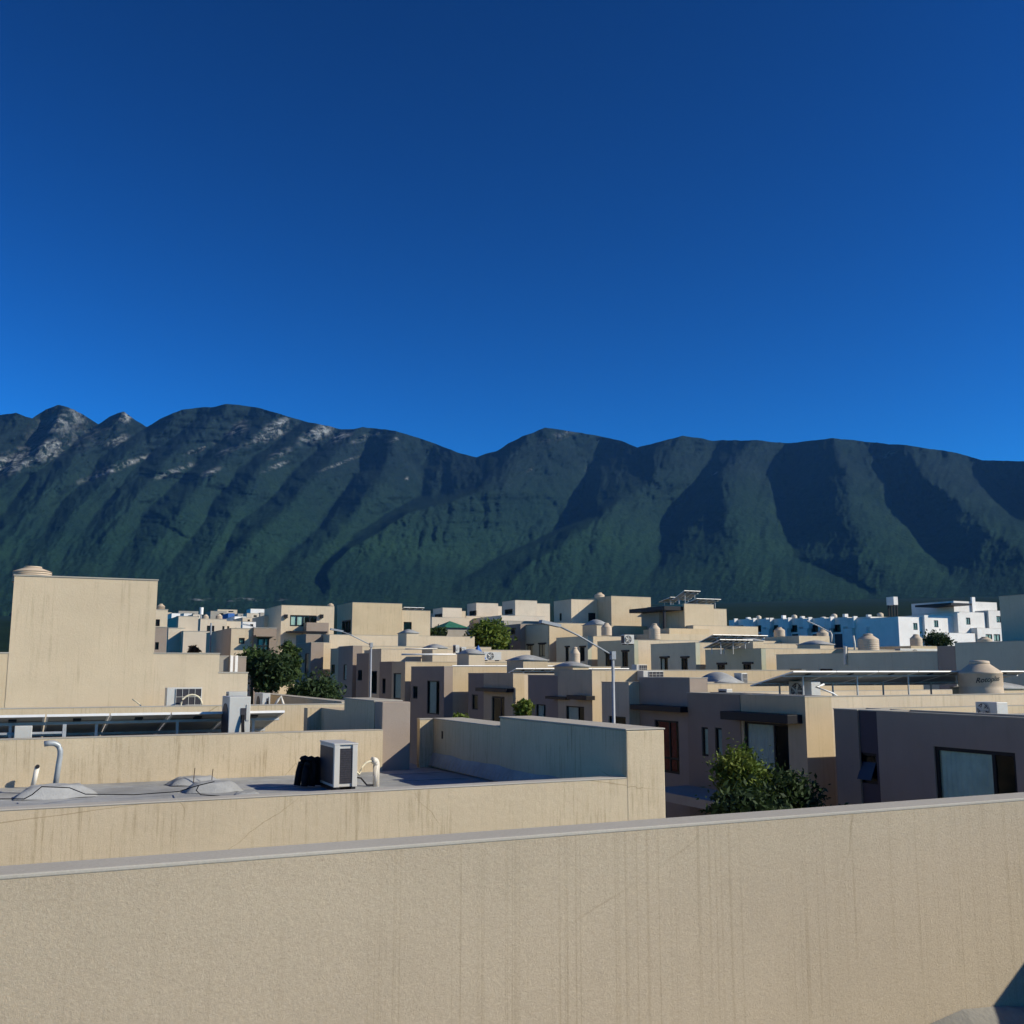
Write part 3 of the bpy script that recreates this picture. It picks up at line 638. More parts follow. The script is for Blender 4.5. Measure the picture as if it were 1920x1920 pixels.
def solar(label, x0, x1, yn, zn, yf, zf, n, zfoot, posts=4):
    T = Thing('solar_array', label, 'solar panels', ((x0 + x1) / 2, yn, zfoot), 'solar panel arrays on the roofs')
    d = Vector((0, yf - yn, zf - zn)); L = d.length; d.normalize(); up = Vector((0, -d.z, d.y)) if d.y > 0 else Vector((0, d.z, -d.y))
    def slab(m, a, b, s, e, h0, h1):
        P = lambda x, t, h: tuple(Vector((x, yn, zn)) + d * t + up * h)
        i = len(m.v); m.v += [P(a, s, h0), P(b, s, h0), P(b, e, h0), P(a, e, h0), P(a, s, h1), P(b, s, h1), P(b, e, h1), P(a, e, h1)]
        m.f += [(i, i+3, i+2, i+1), (i+4, i+5, i+6, i+7), (i, i+1, i+5, i+4), (i+1, i+2, i+6, i+5), (i+2, i+3, i+7, i+6), (i+3, i, i+4, i+7)]
        return m
    w = (x1 - x0) / n
    for k in range(n):
        a, b = x0 + w * k + .012, x0 + w * (k + 1) - .012
        fr = MB(); slab(fr, a, b, 0, .035, -.02, .02); slab(fr, a, b, L - .035, L, -.02, .02); slab(fr, a, a + .03, .035, L - .035, -.02, .02); slab(fr, b - .03, b, .035, L - .035, -.02, .02)
        p = T.part('panel', slab(MB(), a + .03, b - .03, .035, L - .035, -.004, .004), 'panel_back')
        T.part('frame', fr, 'aluminium', parent=p)
        T.part('cells', slab(MB(), a + .032, b - .032, .037, L - .037, .006, .010), 'panel_face', parent=p)
        T.part('junction_box', slab(MB(), (a + b) / 2 - .06, (a + b) / 2 + .06, L * .12, L * .2, -.03, -.005), 'black_metal', parent=p)
    for q in (.22, .75): T.part('rail', slab(MB(), x0, x1, L * q, L * q + .045, -.065, -.022), 'galvanised')
    for k in range(posts):
        x = x0 + (x1 - x0) * (k + .35) / (posts - .3)
        for q in (.22, .75):
            P = Vector((x, yn, zn)) + d * (L * q + .02) - up * .06
            T.part('post', MB().box(x - .022, x + .022, P.y - .022, P.y + .022, zfoot, P.z), 'galvanised')
    return T

# things on neighbour one's roof
x, y = atZ(625, 1484, RZ - .02); x2 = atY(669, 1484, y)[0]; zt = atY(640, 1397, y)[1]; dep = atX(598, 1478, x)[0] - y
ac_unit('tall white air conditioner with dark louvred front on the near grey roof', (x + x2) / 2, y + dep / 2, RZ - .03, x2 - x, dep, zt - RZ + .03, 'louvre')
hz = RZ - .02
for k, (a, lab) in enumerate(((562, 'left'), (574, 'middle'), (586, 'right'))):
    hx, hy = atZ(a, 1474 + (k % 2) * 2, hz); top = atY(a + 8, 1419 + k, hy)[1]
    m = MB().tube([(hx - .05 + .01 * k, hy - .05, hz + .02), (hx - .02, hy - .02, hz + .2), (hx + .01, hy, top - .12)] + arc((hx + .01, hy, top - .12), (hx + .03, hy, top + .03), (hx + .10, hy + .02, top - .06), 6) + [(hx + .11, hy + .02, hz + .25), (hx + .08, hy + .01, hz + .01)], .05, 9)
    single('insulated_hose', m, 'foam_black', (hx, hy, hz), '%s one of the black foam-wrapped hoses bunched beside the near air conditioner' % lab, 'hose', 'black hoses by the near air conditioner', smooth=True)
x, y = atZ(705, 1473, hz); zt = atY(703, 1424, y)[1]
t_ = Thing('pipe_stub', 'stubby beige pipe feeding a cable to the right of the near air conditioner', 'pipe', (x, y, hz))
t_.part('pipe', MB().tube([(x, y, hz - .02), (x, y, zt - .08)] + arc((x, y, zt - .08), (x, y, zt), (x - .07, y - .02, zt - .01), 5), .048, 12), 'pvc', smooth=True)
t_.part('cable', MB().tube(arc((x - .06, y - .02, zt - .02), (x - .22, y - .05, zt), (x - .27, y - .06, zt - .2), 6) + [(x - .36, y - .08, hz + .25)], .016, 7), 'hose_cream', smooth=True)
t_.part('conduit', MB().tube([(x - .34, y - .05, hz + .14), (x - .24, y - .04, hz + .12), (x - .15, y - .03, hz + .02), (x - .03, y, hz + .01)], .012, 6), 'foam_black', smooth=True)

# ------------------------------------------------------------------ neighbour two: solar array, brown pillar
Y2 = 16.95; L2 = E - 1.02; R2 = E - 1.40
xe = atY(718, 1370, Y2)[0]; xp = atY(768, 1380, Y2 + .1)[0]
T = Thing('house', 'beige roof parapet topped by solar panels and a brown pillar, second roof away', 'house', (0, Y2, 0)); N2 = T
T.part('wall', MB().box(-11, xp - .01, Y2 + .12, 21.95, -.4, R2 - .02), 'stucco_beige_mid')
T.part('roof_deck', MB().quad((-11, Y2 + .1, R2), (xe, Y2 + .1, R2), (xe, 21.95, R2), (-11, 21.95, R2)), 'membrane')
p1 = T.part('parapet', MB().box(-11, xe, Y2, Y2 + .2, -.4, L2), 'stucco_beige_mid')
T.part('coping', MB().box(-11, xe - .002, Y2 - .006, Y2 + .21, L2, L2 + .014), 'coping_grey', parent=p1, bevel=.005)
zt = atX(700, 1315, xe)[1]; ys = atX(646, 1311, xe)[0]; ye = atX(602, 1327, xe)[0]; zl = atX(602, 1327, xe)[1]
T.part('pillar', MB().box(xe + .006, xp, Y2 + .08, Y2 + .50, -.4, zt), 'stucco_brown', bevel=.012, label='brown plastered pillar end')
p2 = T.part('parapet', MB().box(xe, xp - .006, Y2 + .505, ys, R2 - .4, zt - .004), 'stucco_beige_mid')
T.part('coping', MB().box(xe - .01, xp + .006, Y2 + .5, ys + .01, zt - .001, zt + .018), 'coping_grey', parent=p2)
T.part('parapet', MB().box(xe + .003, xp - .01, ys, ye, R2 - .4, zl), 'stucco_beige_mid')
T.part('parapet', MB().box(atY(577, 1326, ye)[0], xp - .012, ye, ye + .3, R2 - .4, zl - .004), 'stucco_beige_mid')
xa = atY(-40, 1341, 18.3)[0]; xb = atY(535, 1333, 18.3)[0]
solar('long dark solar array with shiny top edge on the second roof, lower left', xa, xb, 18.3, atY(250, 1339, 18.3)[1], 20.5, E - 1.20, 5, R2, 4)
x0, _ = atY(428, 1370, 17.75); x1, zt = atY(471, 1306, 17.75)
ac_unit('pale grey air conditioner showing its pipe recess, in front of the solar array end', (x0 + x1) / 2, 17.75 + .35, R2, x1 - x0, .70, zt - R2, 'service', 0, 'grey_enamel')
hb = MB()
for k in range(7):
    a = random.random() * 6; hb.tube(arc((x1 + .02 + .03 * k, 17.7, R2 + .02), (x1 + .10 + .07 * math.sin(a), 17.72, R2 + .5 + .2 * math.cos(a)), (x1 + .12 + .04 * k, 17.75, R2 + .02), 6), .014, 6)
single('cable_tangle', hb, 'foam_black', (x1, 17.7, R2), 'tangle of dark cables on the parapet right of the pale grey air conditioner', 'cables', smooth=True)
x0, _ = atY(26, 1383, 17.4); x1, zt = atY(61, 1361, 17.4); bx_ = Thing('junction_box', 'small grey metal box with round knockout in front of the solar array', 'junction box', (x0, 17.4, R2))
bx_.part('casing', MB().box(x0, x1, 17.4, 17.55, R2, zt), 'grey_enamel', bevel=.01)
bx_.part('knockout', MB().lathe([(.05, 0), (.05, .004)], (0, 0, 0), 18), 'black_metal').matrix_local = Matrix.Translation(((x1 - x0) / 2, -.003, (zt - R2) * .72)) @ Matrix.Rotation(math.pi / 2, 4, 'X')
x0, z0_ = atY(122, 1378, 17.5)
single('support_frame', MB().box(atY(117, 1372, 17.5)[0], atY(124, 1372, 17.5)[0], 17.48, 17.53, R2, atY(120, 1358, 17.5)[1]).box(-6, atY(117, 1372, 17.5)[0], 17.485, 17.525, atY(90, 1376, 17.5)[1], atY(90, 1372, 17.5)[1]), 'galvanised', (x0, 17.5, R2), 'galvanised post and rail standing under the left part of the solar array', 'frame')

# ------------------------------------------------------------------ neighbour three and the tower house
Y3 = 22.0; L3 = E - .745; R3 = E - 1.15
x3 = atY(646, 1318, Y3)[0]
T = Thing('house', 'low beige parapet and roof directly in front of the tall stair tower', 'house', (0, Y3, 0)); N3 = T
T.part('wall', MB().box(-12, x3 + .3, Y3 + .1, 27.9, -.4, R3 - .02), 'stucco_beige')
T.part('roof_deck', MB().quad((-12, Y3 + .1, R3), (x3, Y3 + .1, R3), (x3, 31, R3), (-12, 31, R3)), 'membrane')
p1 = T.part('parapet', MB().box(-12, x3 + .3, Y3, Y3 + .2, -.4, L3), 'stucco_beige_mid')
T.part('coping', MB().box(-12, x3 + .306, Y3 - .006, Y3 + .21, L3, L3 + .014), 'coping_grey', parent=p1)
p2 = T.part('parapet', MB().box(x3, x3 + .3, Y3 + .21, 31.2, -.4, L3 + .03), 'stucco_beige')
T.part('coping', MB().box(x3 - .01, x3 + .31, Y3 + .212, 31.2, L3 + .03, L3 + .05), 'coping_grey', parent=p2)
x0, _ = atY(312, 1325, 26.6); x1, zt = atY(380, 1289, 26.6)
ac_unit('white air conditioner with wire-guarded coil at the foot of the stair tower', (x0 + x1) / 2, 26.85, R3, x1 - x0, .42, zt - R3, 'coil')
cx, cz = atY(359, 1322, 26.4); m = MB().tube([(cx + .25 * math.cos(a), 26.4, cz + .25 * math.sin(a)) for a in [math.pi * 2 * k / 20 for k in range(21)]], .022, 7)
single('hose_coil', m, 'hose_cream', (cx, 26.4, cz - .25), 'cream coil of hose leaning on the wire-guarded air conditioner', 'hose', smooth=True)
p = [atY(248, 1311, 27.3), atY(256, 1316, 27.3), atY(263, 1322, 27.2), atY(266, 1328, 27.1)]
single('drain_hose', MB().tube([(a[0], 27.3 - .05 * k, a[1]) for k, a in enumerate(p)], .016, 6), 'hose_cream', (p[0][0], 27.3, R3), 'short bent cream drain hose against the base of the stair tower', 'hose', smooth=True)
x0, _ = atY(430, 1322, 23.4); x1, zt = atY(466, 1297, 23.4)
ac_unit('small grey air conditioner peeking above the pale grey one with pipe recess', (x0 + x1) / 2, 23.7, R3, x1 - x0, .35, zt - R3, 'fan', 0, 'grey_enamel')
x0, _ = atY(492, 1322, 25.0); x1, zt = atY(508, 1300, 25.0)
ac_unit('air conditioner with dark left side beside the low side parapet of the third roof', (x0 + x1) / 2, 25.5, R3, x1 - x0, .95, zt - R3, 'service', 0, 'white_enamel')
p = [atY(516, 1321, 24.5), atY(522, 1312, 24.5), atY(527, 1306, 24.5), atY(530, 1316, 24.5), atY(532, 1322, 24.5)]
single('pipe_loop', MB().tube([(a[0], 24.5, a[1]) for a in p], .03, 7), 'pvc', (p[0][0], 24.5, R3), 'thin bent pipe loop right of the roof unit near the low side parapet', 'pipe', smooth=True)

Y4 = 28.0
T = Thing('house', 'tall plain beige stair tower with stepped wings, highest block at left', 'house', (1, Y4, 0)); N4 = T
xt0, xt1 = atY(27, 1082, Y4)[0], atY(296, 1087, Y4)[0]; ztw = atY(160, 1084, Y4)[1]
vol(T, 'stucco_beige', xt0, xt1, Y4 - .01, Y4 + 6, -.4, ztw, lip=.3)
T.part('coping', MB().box(xt0 - .02, xt1 + .02, Y4 - .03, Y4 + .2, ztw, ztw + .03), 'coping_grey')
z2 = atY(350, 1226, Y4)[1]; xw = atY(412, 1226, Y4)[0]
vol(T, 'stucco_beige', xt1, xw, Y4, Y4 + 5, -.4, z2)
T.part('coping', MB().box(xt1, xw + .01, Y4 - .012, Y4 + .2, z2, z2 + .03), 'coping_grey')
vol(T, 'stucco_beige', -13, xt0, Y4, Y4 + 6, -.4, atY(5, 1225, Y4)[1])
xw2, z3 = atY(465, 1262, Y4); vol(T, 'stucco_beige', xw, xw2, Y4 + .004, Y4 + 4.5, -.4, z3)
tank('wide beige water tank on top of the tall stair tower', 62, 1062, 1094, 62, Y4 + 1.2)
# house just behind the wing with two white posts
T = Thing('house', 'shaded olive-grey porch volume with two pale posts right of the tower wing', 'house', (5, 33, 0))
face_y(T, 'stucco_grey', 33.5, 396, 431, 1231, 5)
for a, b in ((432, 437), (441, 446)):
    xa, za = atY(a, 1229, 33.4); xb, _ = atY(b, 1229, 33.4); T.part('post', MB().box(xa, xb, 33.35, 33.5, -.4, za), 'stucco_white')
face_y(T, 'stucco_brown', 34.5, 437, 462, 1232, 4)

# ------------------------------------------------------------------ the row across the street
def awning(T, X, pl, pr, pt, pb, out=.55):
    Xm = X - out; a, b = atX(pr, pt, Xm)[0], atX(pl, pt, Xm)[0]; zt = atX((pl + pr) / 2, pt, Xm)[1]; zb = atX((pl + pr) / 2, pb, Xm)[1]
    aw = T.part('awning', MB().box(Xm, X + .01, a, b, zb, zt), 'black_metal', bevel=.008)
    return aw
BK = 11.0
# R1
X = 20.3
T = house('nearest brown house across the street with big curtained window, far right', X, 20); R1h = T
zt = atX(1563, 1330, X)[1]; y0 = atX(1563, 1330, X)[0]
ya, yb = atX(1607, 1333, X)[0], atX(1643, 1335, X)[0]
def wpx(X, pl, pr, pt, pb): return (atX(pr, pt, X)[0], atX(pl, pt, X)[0], atX(pl, pb, X)[1], atX(pl, pt, X)[1])
gz_ = ground(X, 20) - .4
vol(T, 'stucco_brown', X, X + 1.2, ya, y0, gz_, zt)
w = wpx(X + .06, 1609, 1643, 1410, 1466); vol(T, 'stucco_dark', X + .06, X + 1.2, yb, ya, gz_, zt - .004, hx=[w])
wd = window(T, 'X', X + .06, *w, fw=.07)
sash = MB(); sash.quad((X + .10, w[0] + .08, w[3] - .25), (X + .10, w[1] - .08, w[3] - .25), (X - .10, w[1] - .08, w[2] + .1), (X - .10, w[0] + .08, w[2] + .1)); sash.quad((X + .11, w[0] + .08, w[3] - .24), (X + .11, w[1] - .08, w[3] - .24), (X - .09, w[1] - .08, w[2] + .11), (X - .09, w[0] + .08, w[2] + .11))
T.part('opened_sash', sash, 'glass_blue', parent=wd)
w2 = wpx(X, 1750, 1902, 1399, 1520)
vol(T, 'stucco_brown', X + .002, X + 1.2, 9.5, yb, gz_, zt, hx=[w2])
window(T, 'X', X, *w2, mull=(.27,), curtain='curtain_teal', fw=.09, cut=(.30, 1))
vol(T, 'stucco_beige', X + 1.2, X + BK, 9.5, y0 + .0, gz_, zt - .01)
T.part('wall_bracket', MB().box(X + .25, X + .5, y0, y0 + .12, atX(1560, 1372, X)[1], atX(1560, 1360, X)[1]), 'grey_enamel')
xa, za = atY(1828, 1345, y0 - 2.2); xb, zb = atY(1885, 1318, y0 - 2.2)
ac_unit('grey air conditioner with round fan on the brown house roof, far right', X + 2.4, (atX(1828, 1318, X + 2.2)[0] + atX(1868, 1318, X + 2.2)[0]) / 2, zt - .22, atX(1828, 1318, X + 2.2)[0] - atX(1868, 1318, X + 2.2)[0], .42, atX(1850, 1318, X + 2.2)[1] - zt + .24, 'fan', -math.pi / 2, 'grey_enamel')
# R2
X = 20.7
T = house('house across the street with black awning over tall curtained window', X, 25)
bwin = [(1394, 1477, 1352, 1450, dict(mull=(.33,), trans=(.12,), curtain='curtain_white', fw=.07, cut=(.36, 1)))]
yn, yf, z2 = face_x(T, 'stucco_beige', X, 1388, 1509, 1307, X + 1.0, bwin)
yn2, yf2, zb2 = face_x(T, 'stucco_brown', X - .03, 1288, 1388, 1303, X + 1.0, [(1315, 1327, 1363, 1417, dict(fw=.06, curtain='curtain_teal')), (1340, 1353, 1364, 1419, dict(fw=.06, curtain='curtain_white'))], ynear=yf)
vol(T, 'stucco_beige', X + 1.0, X + BK + 2, yn + .002, yf2, ground(X, yn) - .4, z2 - .004)
awning(T, X, 1350, 1476, 1337, 1353)
fz = atX(1300, 1487, X - 1.2)[1]
T.part('carport_slab', MB().box(X - 1.9, X, yn + .4, yf2, fz - .28, fz), 'stucco_grey')
T.part('carport_wall', MB().box(X - 1.8, X - 1.6, yf2 - .9, yf2 - .1, ground(X, yf2) - .3, fz - .28), 'stucco_brown')
# R3
X = 20.9
T = house('brown-fronted house with red curtain and black awning, second across the street', X, 31)
yn, yf, z3 = face_x(T, 'stucco_brown', X, 1198, 1293, 1272, X + .75, [(1227, 1272, 1349, 1445, dict(mull=(.42,), trans=(.28,), curtain='curtain_red', fw=.07, cut=(.2, .9)))])
yn2, yf2, zb = face_x(T, 'stucco_beige', X - .45, 1128, 1198, 1281, X + .75, [(1141, 1173, 1342, 1400, {})], ynear=yf)
vol(T, 'stucco_beige', X + .75, X + BK, yn - .002, yf, ground(X, yn) - .4, atY(1380, 1282, yn)[1])
awning(T, X, 1181, 1275, 1323, 1333)
# R4
X = 20.7
T = house('house with long thin black awnings left of the tall street lamp', X, 37)
yn, yf, z4 = face_x(T, 'stucco_beige', X, 1046, 1110, 1257, X + .6, [(1061, 1095, 1323, 1360, dict(mull=(.35,), curtain='curtain_white', cut=(.4, 1)))])
y5, yf5, _ = face_x(T, 'stucco_brown', X + .25, 990, 1046, 1267, X + .9, [(1005, 1023, 1320, 1355, dict(curtain='curtain_white', cut=(.4, 1)))], ynear=yf)
vol(T, 'stucco_beige', X + .6, X + BK, yn + .003, yf, ground(X, yn) - .4, z4 - .01); vol(T, 'stucco_beige', X + .9, X + BK, yf, yf5, ground(X, yn) - .4, z4 - .25)
awning(T, X, 1062, 1099, 1304, 1312, .4); awning(T, X + .2, 1022, 1060, 1306, 1311, .4)
# R5
X = 20.9
T = house('house with dark doorway under awning behind the middle roof parapet', X, 44)
yn, yf, z5 = face_x(T, 'stucco_beige', X, 907, 962, 1263, X + .6, [(922, 946, 1305, 1362, dict(mull=(.35,), fw=.09))])
y5, yf5, _ = face_x(T, 'stucco_brown', X + .2, 878, 907, 1263, X + .9, [(885, 896, 1302, 1330, {})], ynear=yf)
vol(T, 'stucco_beige', X + .6, X + BK, yn + .003, yf5, ground(X, yn) - .4, z5 - .02)
awning(T, X, 891, 949, 1290, 1297, .4)
# R6
X = 20.3
T = house('brown-fronted house with tall narrow curtained window in mid row', X, 51)
yn, yf, z6 = face_x(T, 'stucco_brown', X, 771, 833, 1250, X + .5, [(801, 824, 1276, 1338, dict(mull=(.3,), curtain='curtain_white', cut=(.34, .9))), (774, 783, 1286, 1310, {})])
x6 = atY(842, 1250, yn)[0]
vol(T, 'stucco_beige', X + .5, X + BK, yn + .002, yf, ground(X, yn) - .4, atY(880, 1250, yn)[1])
# R7, R8, R9
for X, segs, lab in ((20.5, [('stucco_beige', 735, 760, 1241, [(738, 752, 1262, 1310, dict(curtain='curtain_white', fw=.06))]), ('stucco_brown', 712, 735, 1241, [(717, 723, 1272, 1300, {})])], 'small-windowed house right behind the shorter far street lamp'),
                     (21.2, [('stucco_beige', 692, 715, 1217, [(695, 707, 1258, 1300, {})]), ('stucco_brown', 669, 692, 1225, [(671, 679, 1256, 1276, {})])], 'house standing behind the shorter far lamp post with blind upper wall'),
                     (21.4, [('stucco_brown', 635, 662, 1211, [(644, 650, 1246, 1275, dict(curtain='curtain_white'))]), ('stucco_beige', 620, 635, 1216, [(621, 628, 1246, 1263, {})])], 'farthest small brown and beige house in the row before the big block')):
    T = house(lab, X, 60); yn_ = None; first = None
    for m, a, b, pt, wn_ in segs:
        r_ = face_x(T, m, X + (0 if yn_ is None else .15), a, b, pt, X + .7, wn_, ynear=yn_)
        yn_ = r_[1]; first = first or r_
    vol(T, 'stucco_beige', X + .7, X + BK, first[0] + .003, yn_, ground(X, first[0]) - .4, first[2] - .01)
# R10: base with third storey
Y = 82.0
T = house('large beige block with blank third storey and shaded windows, centre left', 20, Y)
bx0, bx1, bz = face_y(T, 'stucco_beige', Y, 618, 890, 1192, 9)
face_y(T, 'stucco_beige', Y - .5, 584, 620, 1205, 5)
face_y(T, 'stucco_beige', Y + .3, 661, 754, 1131, 4.6, z0=bz - .5, wx=[(641, 658, 1164, 1189, dict(mull=(.33, .66), fw=.09))])
face_y(T, 'stucco_beige', Y + .7, 754, 807, 1145, 4.2, z0=bz - .5, wins=[(757, 772, 1166, 1185, {})])
face_y(T, 'stucco_brown', Y + 2, 574, 616, 1190, 3.5, z0=ground(18, Y))
face_x(T, 'stucco_brown', 20.2, 557, 584, 1192, 21.2, [(572, 580, 1225, 1265, {})], zt=atX(584, 1205, 20.2)[1])
solar('thin solar array lying on the upper roof of the large beige block', *[atY(p, 1141, Y + 1.5)[0] for p in (757, 796)], Y + 1.5, atY(775, 1139, Y + 1.5)[1], Y + 3.2, atY(775, 1139, Y + 1.5)[1] - .35, 3, atY(775, 1150, Y + 1.5)[1], 2)
# R11
Y = 99.0
T = house('beige block with wide blue-glazed balcony window, left of the big blank block', 21, Y)
f0, f1, fz2 = face_y(T, 'stucco_beige', Y, 528, 627, 1136, 8, wins=[(544, 594, 1153, 1174, dict(mull=(.25, .5, .75), curtain='curtain_teal', cut=(0, .55), fw=.12))])
xa, za = atY(575, 1167, Y - 1.2); xb, zb = atY(616, 1189, Y - 1.2); T.part('balcony', MB().box(xa, xb, Y - 1.2, Y, zb, za), 'stucco_brown')
T.part('roof_canopy', MB().box(f0 + .5, f1 - 1, Y - 1.4, Y, atY(560, 1187, Y)[1], atY(560, 1184, Y)[1]), 'black_metal')
for px_ in (533, 600): 
    xa, za = atY(px_, 1156, Y - .1); T.part('wall_lamp', MB().box(xa, xa + .3, Y - .3, Y, za - .15, za + .2), 'black_metal')
tank('small pale water tank on the right end of the blue-glazed block', 620, 1131, 1140, 12, Y + 2)

# ------------------------------------------------------------------ houses at the left beyond the tower
T = house('narrow house with brown lower wall showing right beside the stair tower', 3, 43)
face_y(T, 'stucco_beige', 43, 255, 315, 1143, 6, wins=[(284, 300, 1161, 1174, dict(fw=.08))], z0=atY(300, 1178, 43)[1])
face_y(T, 'stucco_brown', 42.8, 250, 314, 1176, 6.2, wins=[(291, 298, 1204, 1218, {})])
tank('faded water tank on the narrow house beside the stair tower', 302, 1132, 1146, 14, 44.5)
T = house('pale windowless house above a dark driveway gap at left', 5, 58)
face_y(T, 'stucco_cream', 58, 335, 372, 1156, 5); face_y(T, 'stucco_cream', 57.5, 316, 347, 1178, 6)
face_y(T, 'stucco_cream', 56.5, 344, 392, 1184, 6)
T = house('cream house with dark square window and two tiny windows at left', 7, 66)
face_y(T, 'stucco_cream', 66, 376, 425, 1161, 7, wins=[(388, 402, 1173, 1184, dict(mull=(.5,), fw=.1)), (417, 421, 1174, 1181, {})])
face_y(T, 'stucco_cream', 66.5, 425, 452, 1165, 6, wins=[(426, 430, 1174, 1181, {})])
T.part('awning', MB().box(atY(386, 1206, 66)[0], atY(400, 1206, 66)[0], 65, 66, atY(390, 1209, 66)[1], atY(390, 1206, 66)[1]), 'grey_enamel')
tank('left one of two small tanks on the cream house roof', 386, 1152, 1164, 11, 68); tank('right one of two small tanks on the cream house roof', 411, 1151, 1164, 12, 68)
Y = 46.0
T = house('house with brown front corner and blue bay window behind the street trees', 9, Y)
face_y(T, 'stucco_beige', Y + .15, 434, 478, 1179, 7, wins=[(448, 459, 1196, 1207, dict(curtain='curtain_teal', fw=.06))])
face_y(T, 'stucco_brown', Y, 476, 519, 1178, 7, wins=[(483, 505, 1196, 1221, dict(mull=(.6,), trans=(.4,), curtain='curtain_teal', fw=.06))])
T.part('awning', MB().box(atY(476, 1192, Y)[0], atY(512, 1192, Y)[0], Y - .5, Y, atY(490, 1194, Y)[1], atY(490, 1191, Y)[1]), 'stucco_brown')

# ------------------------------------------------------------------ second row (rear walls) beyond the first one
XG = 41.0
G = [(977, 1027, 1171, [(988, 999, 1210, 1231), (1010, 1022, 1208, 1231)], 'rear wall with two dark windows beside the bright green tree'),
     (1043, 1102, 1193, [(1060, 1066, 1214, 1240), (1087, 1096, 1214, 1240)], 'shaded rear house wall behind the pale cylindrical tank'),
     (1120, 1189, 1200, [(1135, 1150, 1225, 1254), (1166, 1177, 1222, 1250)], 'shaded rear house wall crossed by the tall lamp arm'),
     (1220, 1304, 1205, [(1238, 1252, 1234, 1266, dict(mull=(.5,), curtain='curtain_white', cut=(.55, 1))), (1277, 1289, 1234, 1266)], 'shaded rear house wall right of the tall lamp post with two tall windows'),
     (1322, 1427, 1216, [(1345, 1359, 1246, 1264), (1393, 1408, 1245, 1282)], 'shaded rear house wall above the near domed skylight')]
for a, b, pt, ws, lab in G:
    T = house(lab, XG, 60)
    ws = [w if len(w) > 4 else w + (dict(mull=(.5,), fw=.06),) for w in ws]
    yn, yf, z = face_x(T, 'stucco_green_shade', XG, a, b, pt, XG + .35, ws)  # shaded -X face gets the painted green cast; the body behind stays beige
    vol(T, 'stucco_beige', XG + .35, XG + 11.5, yn - .003, yf, ground(XG, yn) - .4, z - .003)
    for w in ws: T.part('lintel', MB().box(XG - .08, XG, atX(w[1], w[2], XG)[0] - .25, atX(w[0], w[2], XG)[0], atX(w[0], w[2], XG)[1], atX(w[0], w[2], XG)[1] + .12), 'black_metal')
T = house('long shaded rear wall behind the large rooftop solar array', XG, 42)
yn, yf, z = face_x(T, 'stucco_green_shade', XG, 1455, 1757, 1222, XG + 11, [(1480, 1503, 1254, 1275, dict(fw=.07)), (1537, 1561, 1254, 1275, dict(fw=.07))])
T.part('downpipe', MB().tube([(XG - .08, atX(1587, 1215, XG)[0], atX(1587, 1212, XG)[1]), (XG - .08, atX(1587, 1245, XG)[0], atX(1587, 1246, XG)[1])], .09, 8), 'pvc')
T = house('big shaded house wall behind the lettered water tank, far right', XG, 32)
yn, yf, z = face_x(T, 'stucco_brown', XG - 1.0, 1757, 1790, 1212, XG + 9)
face_x(T, 'stucco_green_shade', XG - 1.0, 1790, 2120, 1205, XG + 8, ynear=18, zt=atX(1790, 1206, XG - 1)[1])
face_x(T, 'stucco_green_shade', XG + 1.5, 1873, 2140, 1118, XG + 8, ynear=18, zt=atX(1873, 1119, XG + 1.5)[1], z0=z - .6)

# ------------------------------------------------------------------ three-storey blocks on the skyline
T = house('pale two-part block with diagonal shadow and roof tank on the centre skyline', 48, 88)
YB_ = 84.0; xB = atY(1146, 1119, YB_)[0]; yA = atX(1120, 1124, xB)[0]
face_y(T, 'stucco_beige', YB_, 1146, 1220, 1119, 6, x0=xB)
face_y(T, 'stucco_beige', yA, 1071, 1146, 1125, 3.6, wx=[(1049, 1053, 1150, 1164, {})])
ww = (atY(1103, 1150, yA)[0], atY(1116, 1150, yA)[0], atY(1103, 1168, yA)[1], atY(1103, 1149, yA)[1])
T.part('door', MB().box(ww[0], ww[1], yA - .02, yA, ww[2], ww[3]), 'black_metal')
face_y(T, 'stucco_beige', 80.0, 1030, 1128, 1169, 6); 
tank('round tank standing on the centre skyline block', 1124, 1111, 1126, 19, yA + 1.0)
T = house('skyline block with dark roof terrace and tilted panels on top', 52, 76)
t0, t1, tz = face_y(T, 'stucco_beige', 75, 1283, 1338, 1133, 6)
face_y(T, 'stucco_beige', 75.2, 1338, 1362, 1142, 5); face_y(T, 'stucco_beige', 74, 1300, 1421, 1174, 7)
xa, za = atY(1236, 1137, 76); vol(T, 'stucco_grey', atY(1236, 1150, 78)[0], t0 - .01, 78, 81, tz - 6, za - .4)
T.part('canopy', MB().box(xa, t0 + .0, 75.2, 81, za - .35, za), 'black_metal')
T.part('canopy_post', MB().box(xa + .1, xa + .3, 75.4, 75.6, tz - 6, za - .35), 'black_metal'); T.part('opening', MB().box(atY(1252, 1150, 77.9)[0], atY(1276, 1150, 77.9)[0], 77.94, 77.98, atY(1260, 1172, 77.9)[1], atY(1260, 1156, 77.9)[1]), 'coil_dark')
solar('highest tilted solar panels on the terrace block roof', *[atY(p, 1110, 78)[0] for p in (1283, 1314)], 78, atY(1300, 1108, 78)[1], 80, atY(1300, 1126, 80)[1], 3, tz - .2, 2)
solar('lower right tilted panels on the terrace block roof', *[atY(p, 1124, 76)[0] for p in (1306, 1352)], 76, atY(1330, 1123, 76)[1], 78, atY(1330, 1134, 78)[1], 4, tz - .2, 3)
solar('small left panels behind the terrace block canopy', *[atY(p, 1124, 82)[0] for p in (1257, 1284)], 82, atY(1270, 1120, 82)[1], 84, atY(1270, 1130, 84)[1], 2, tz - .2, 2)
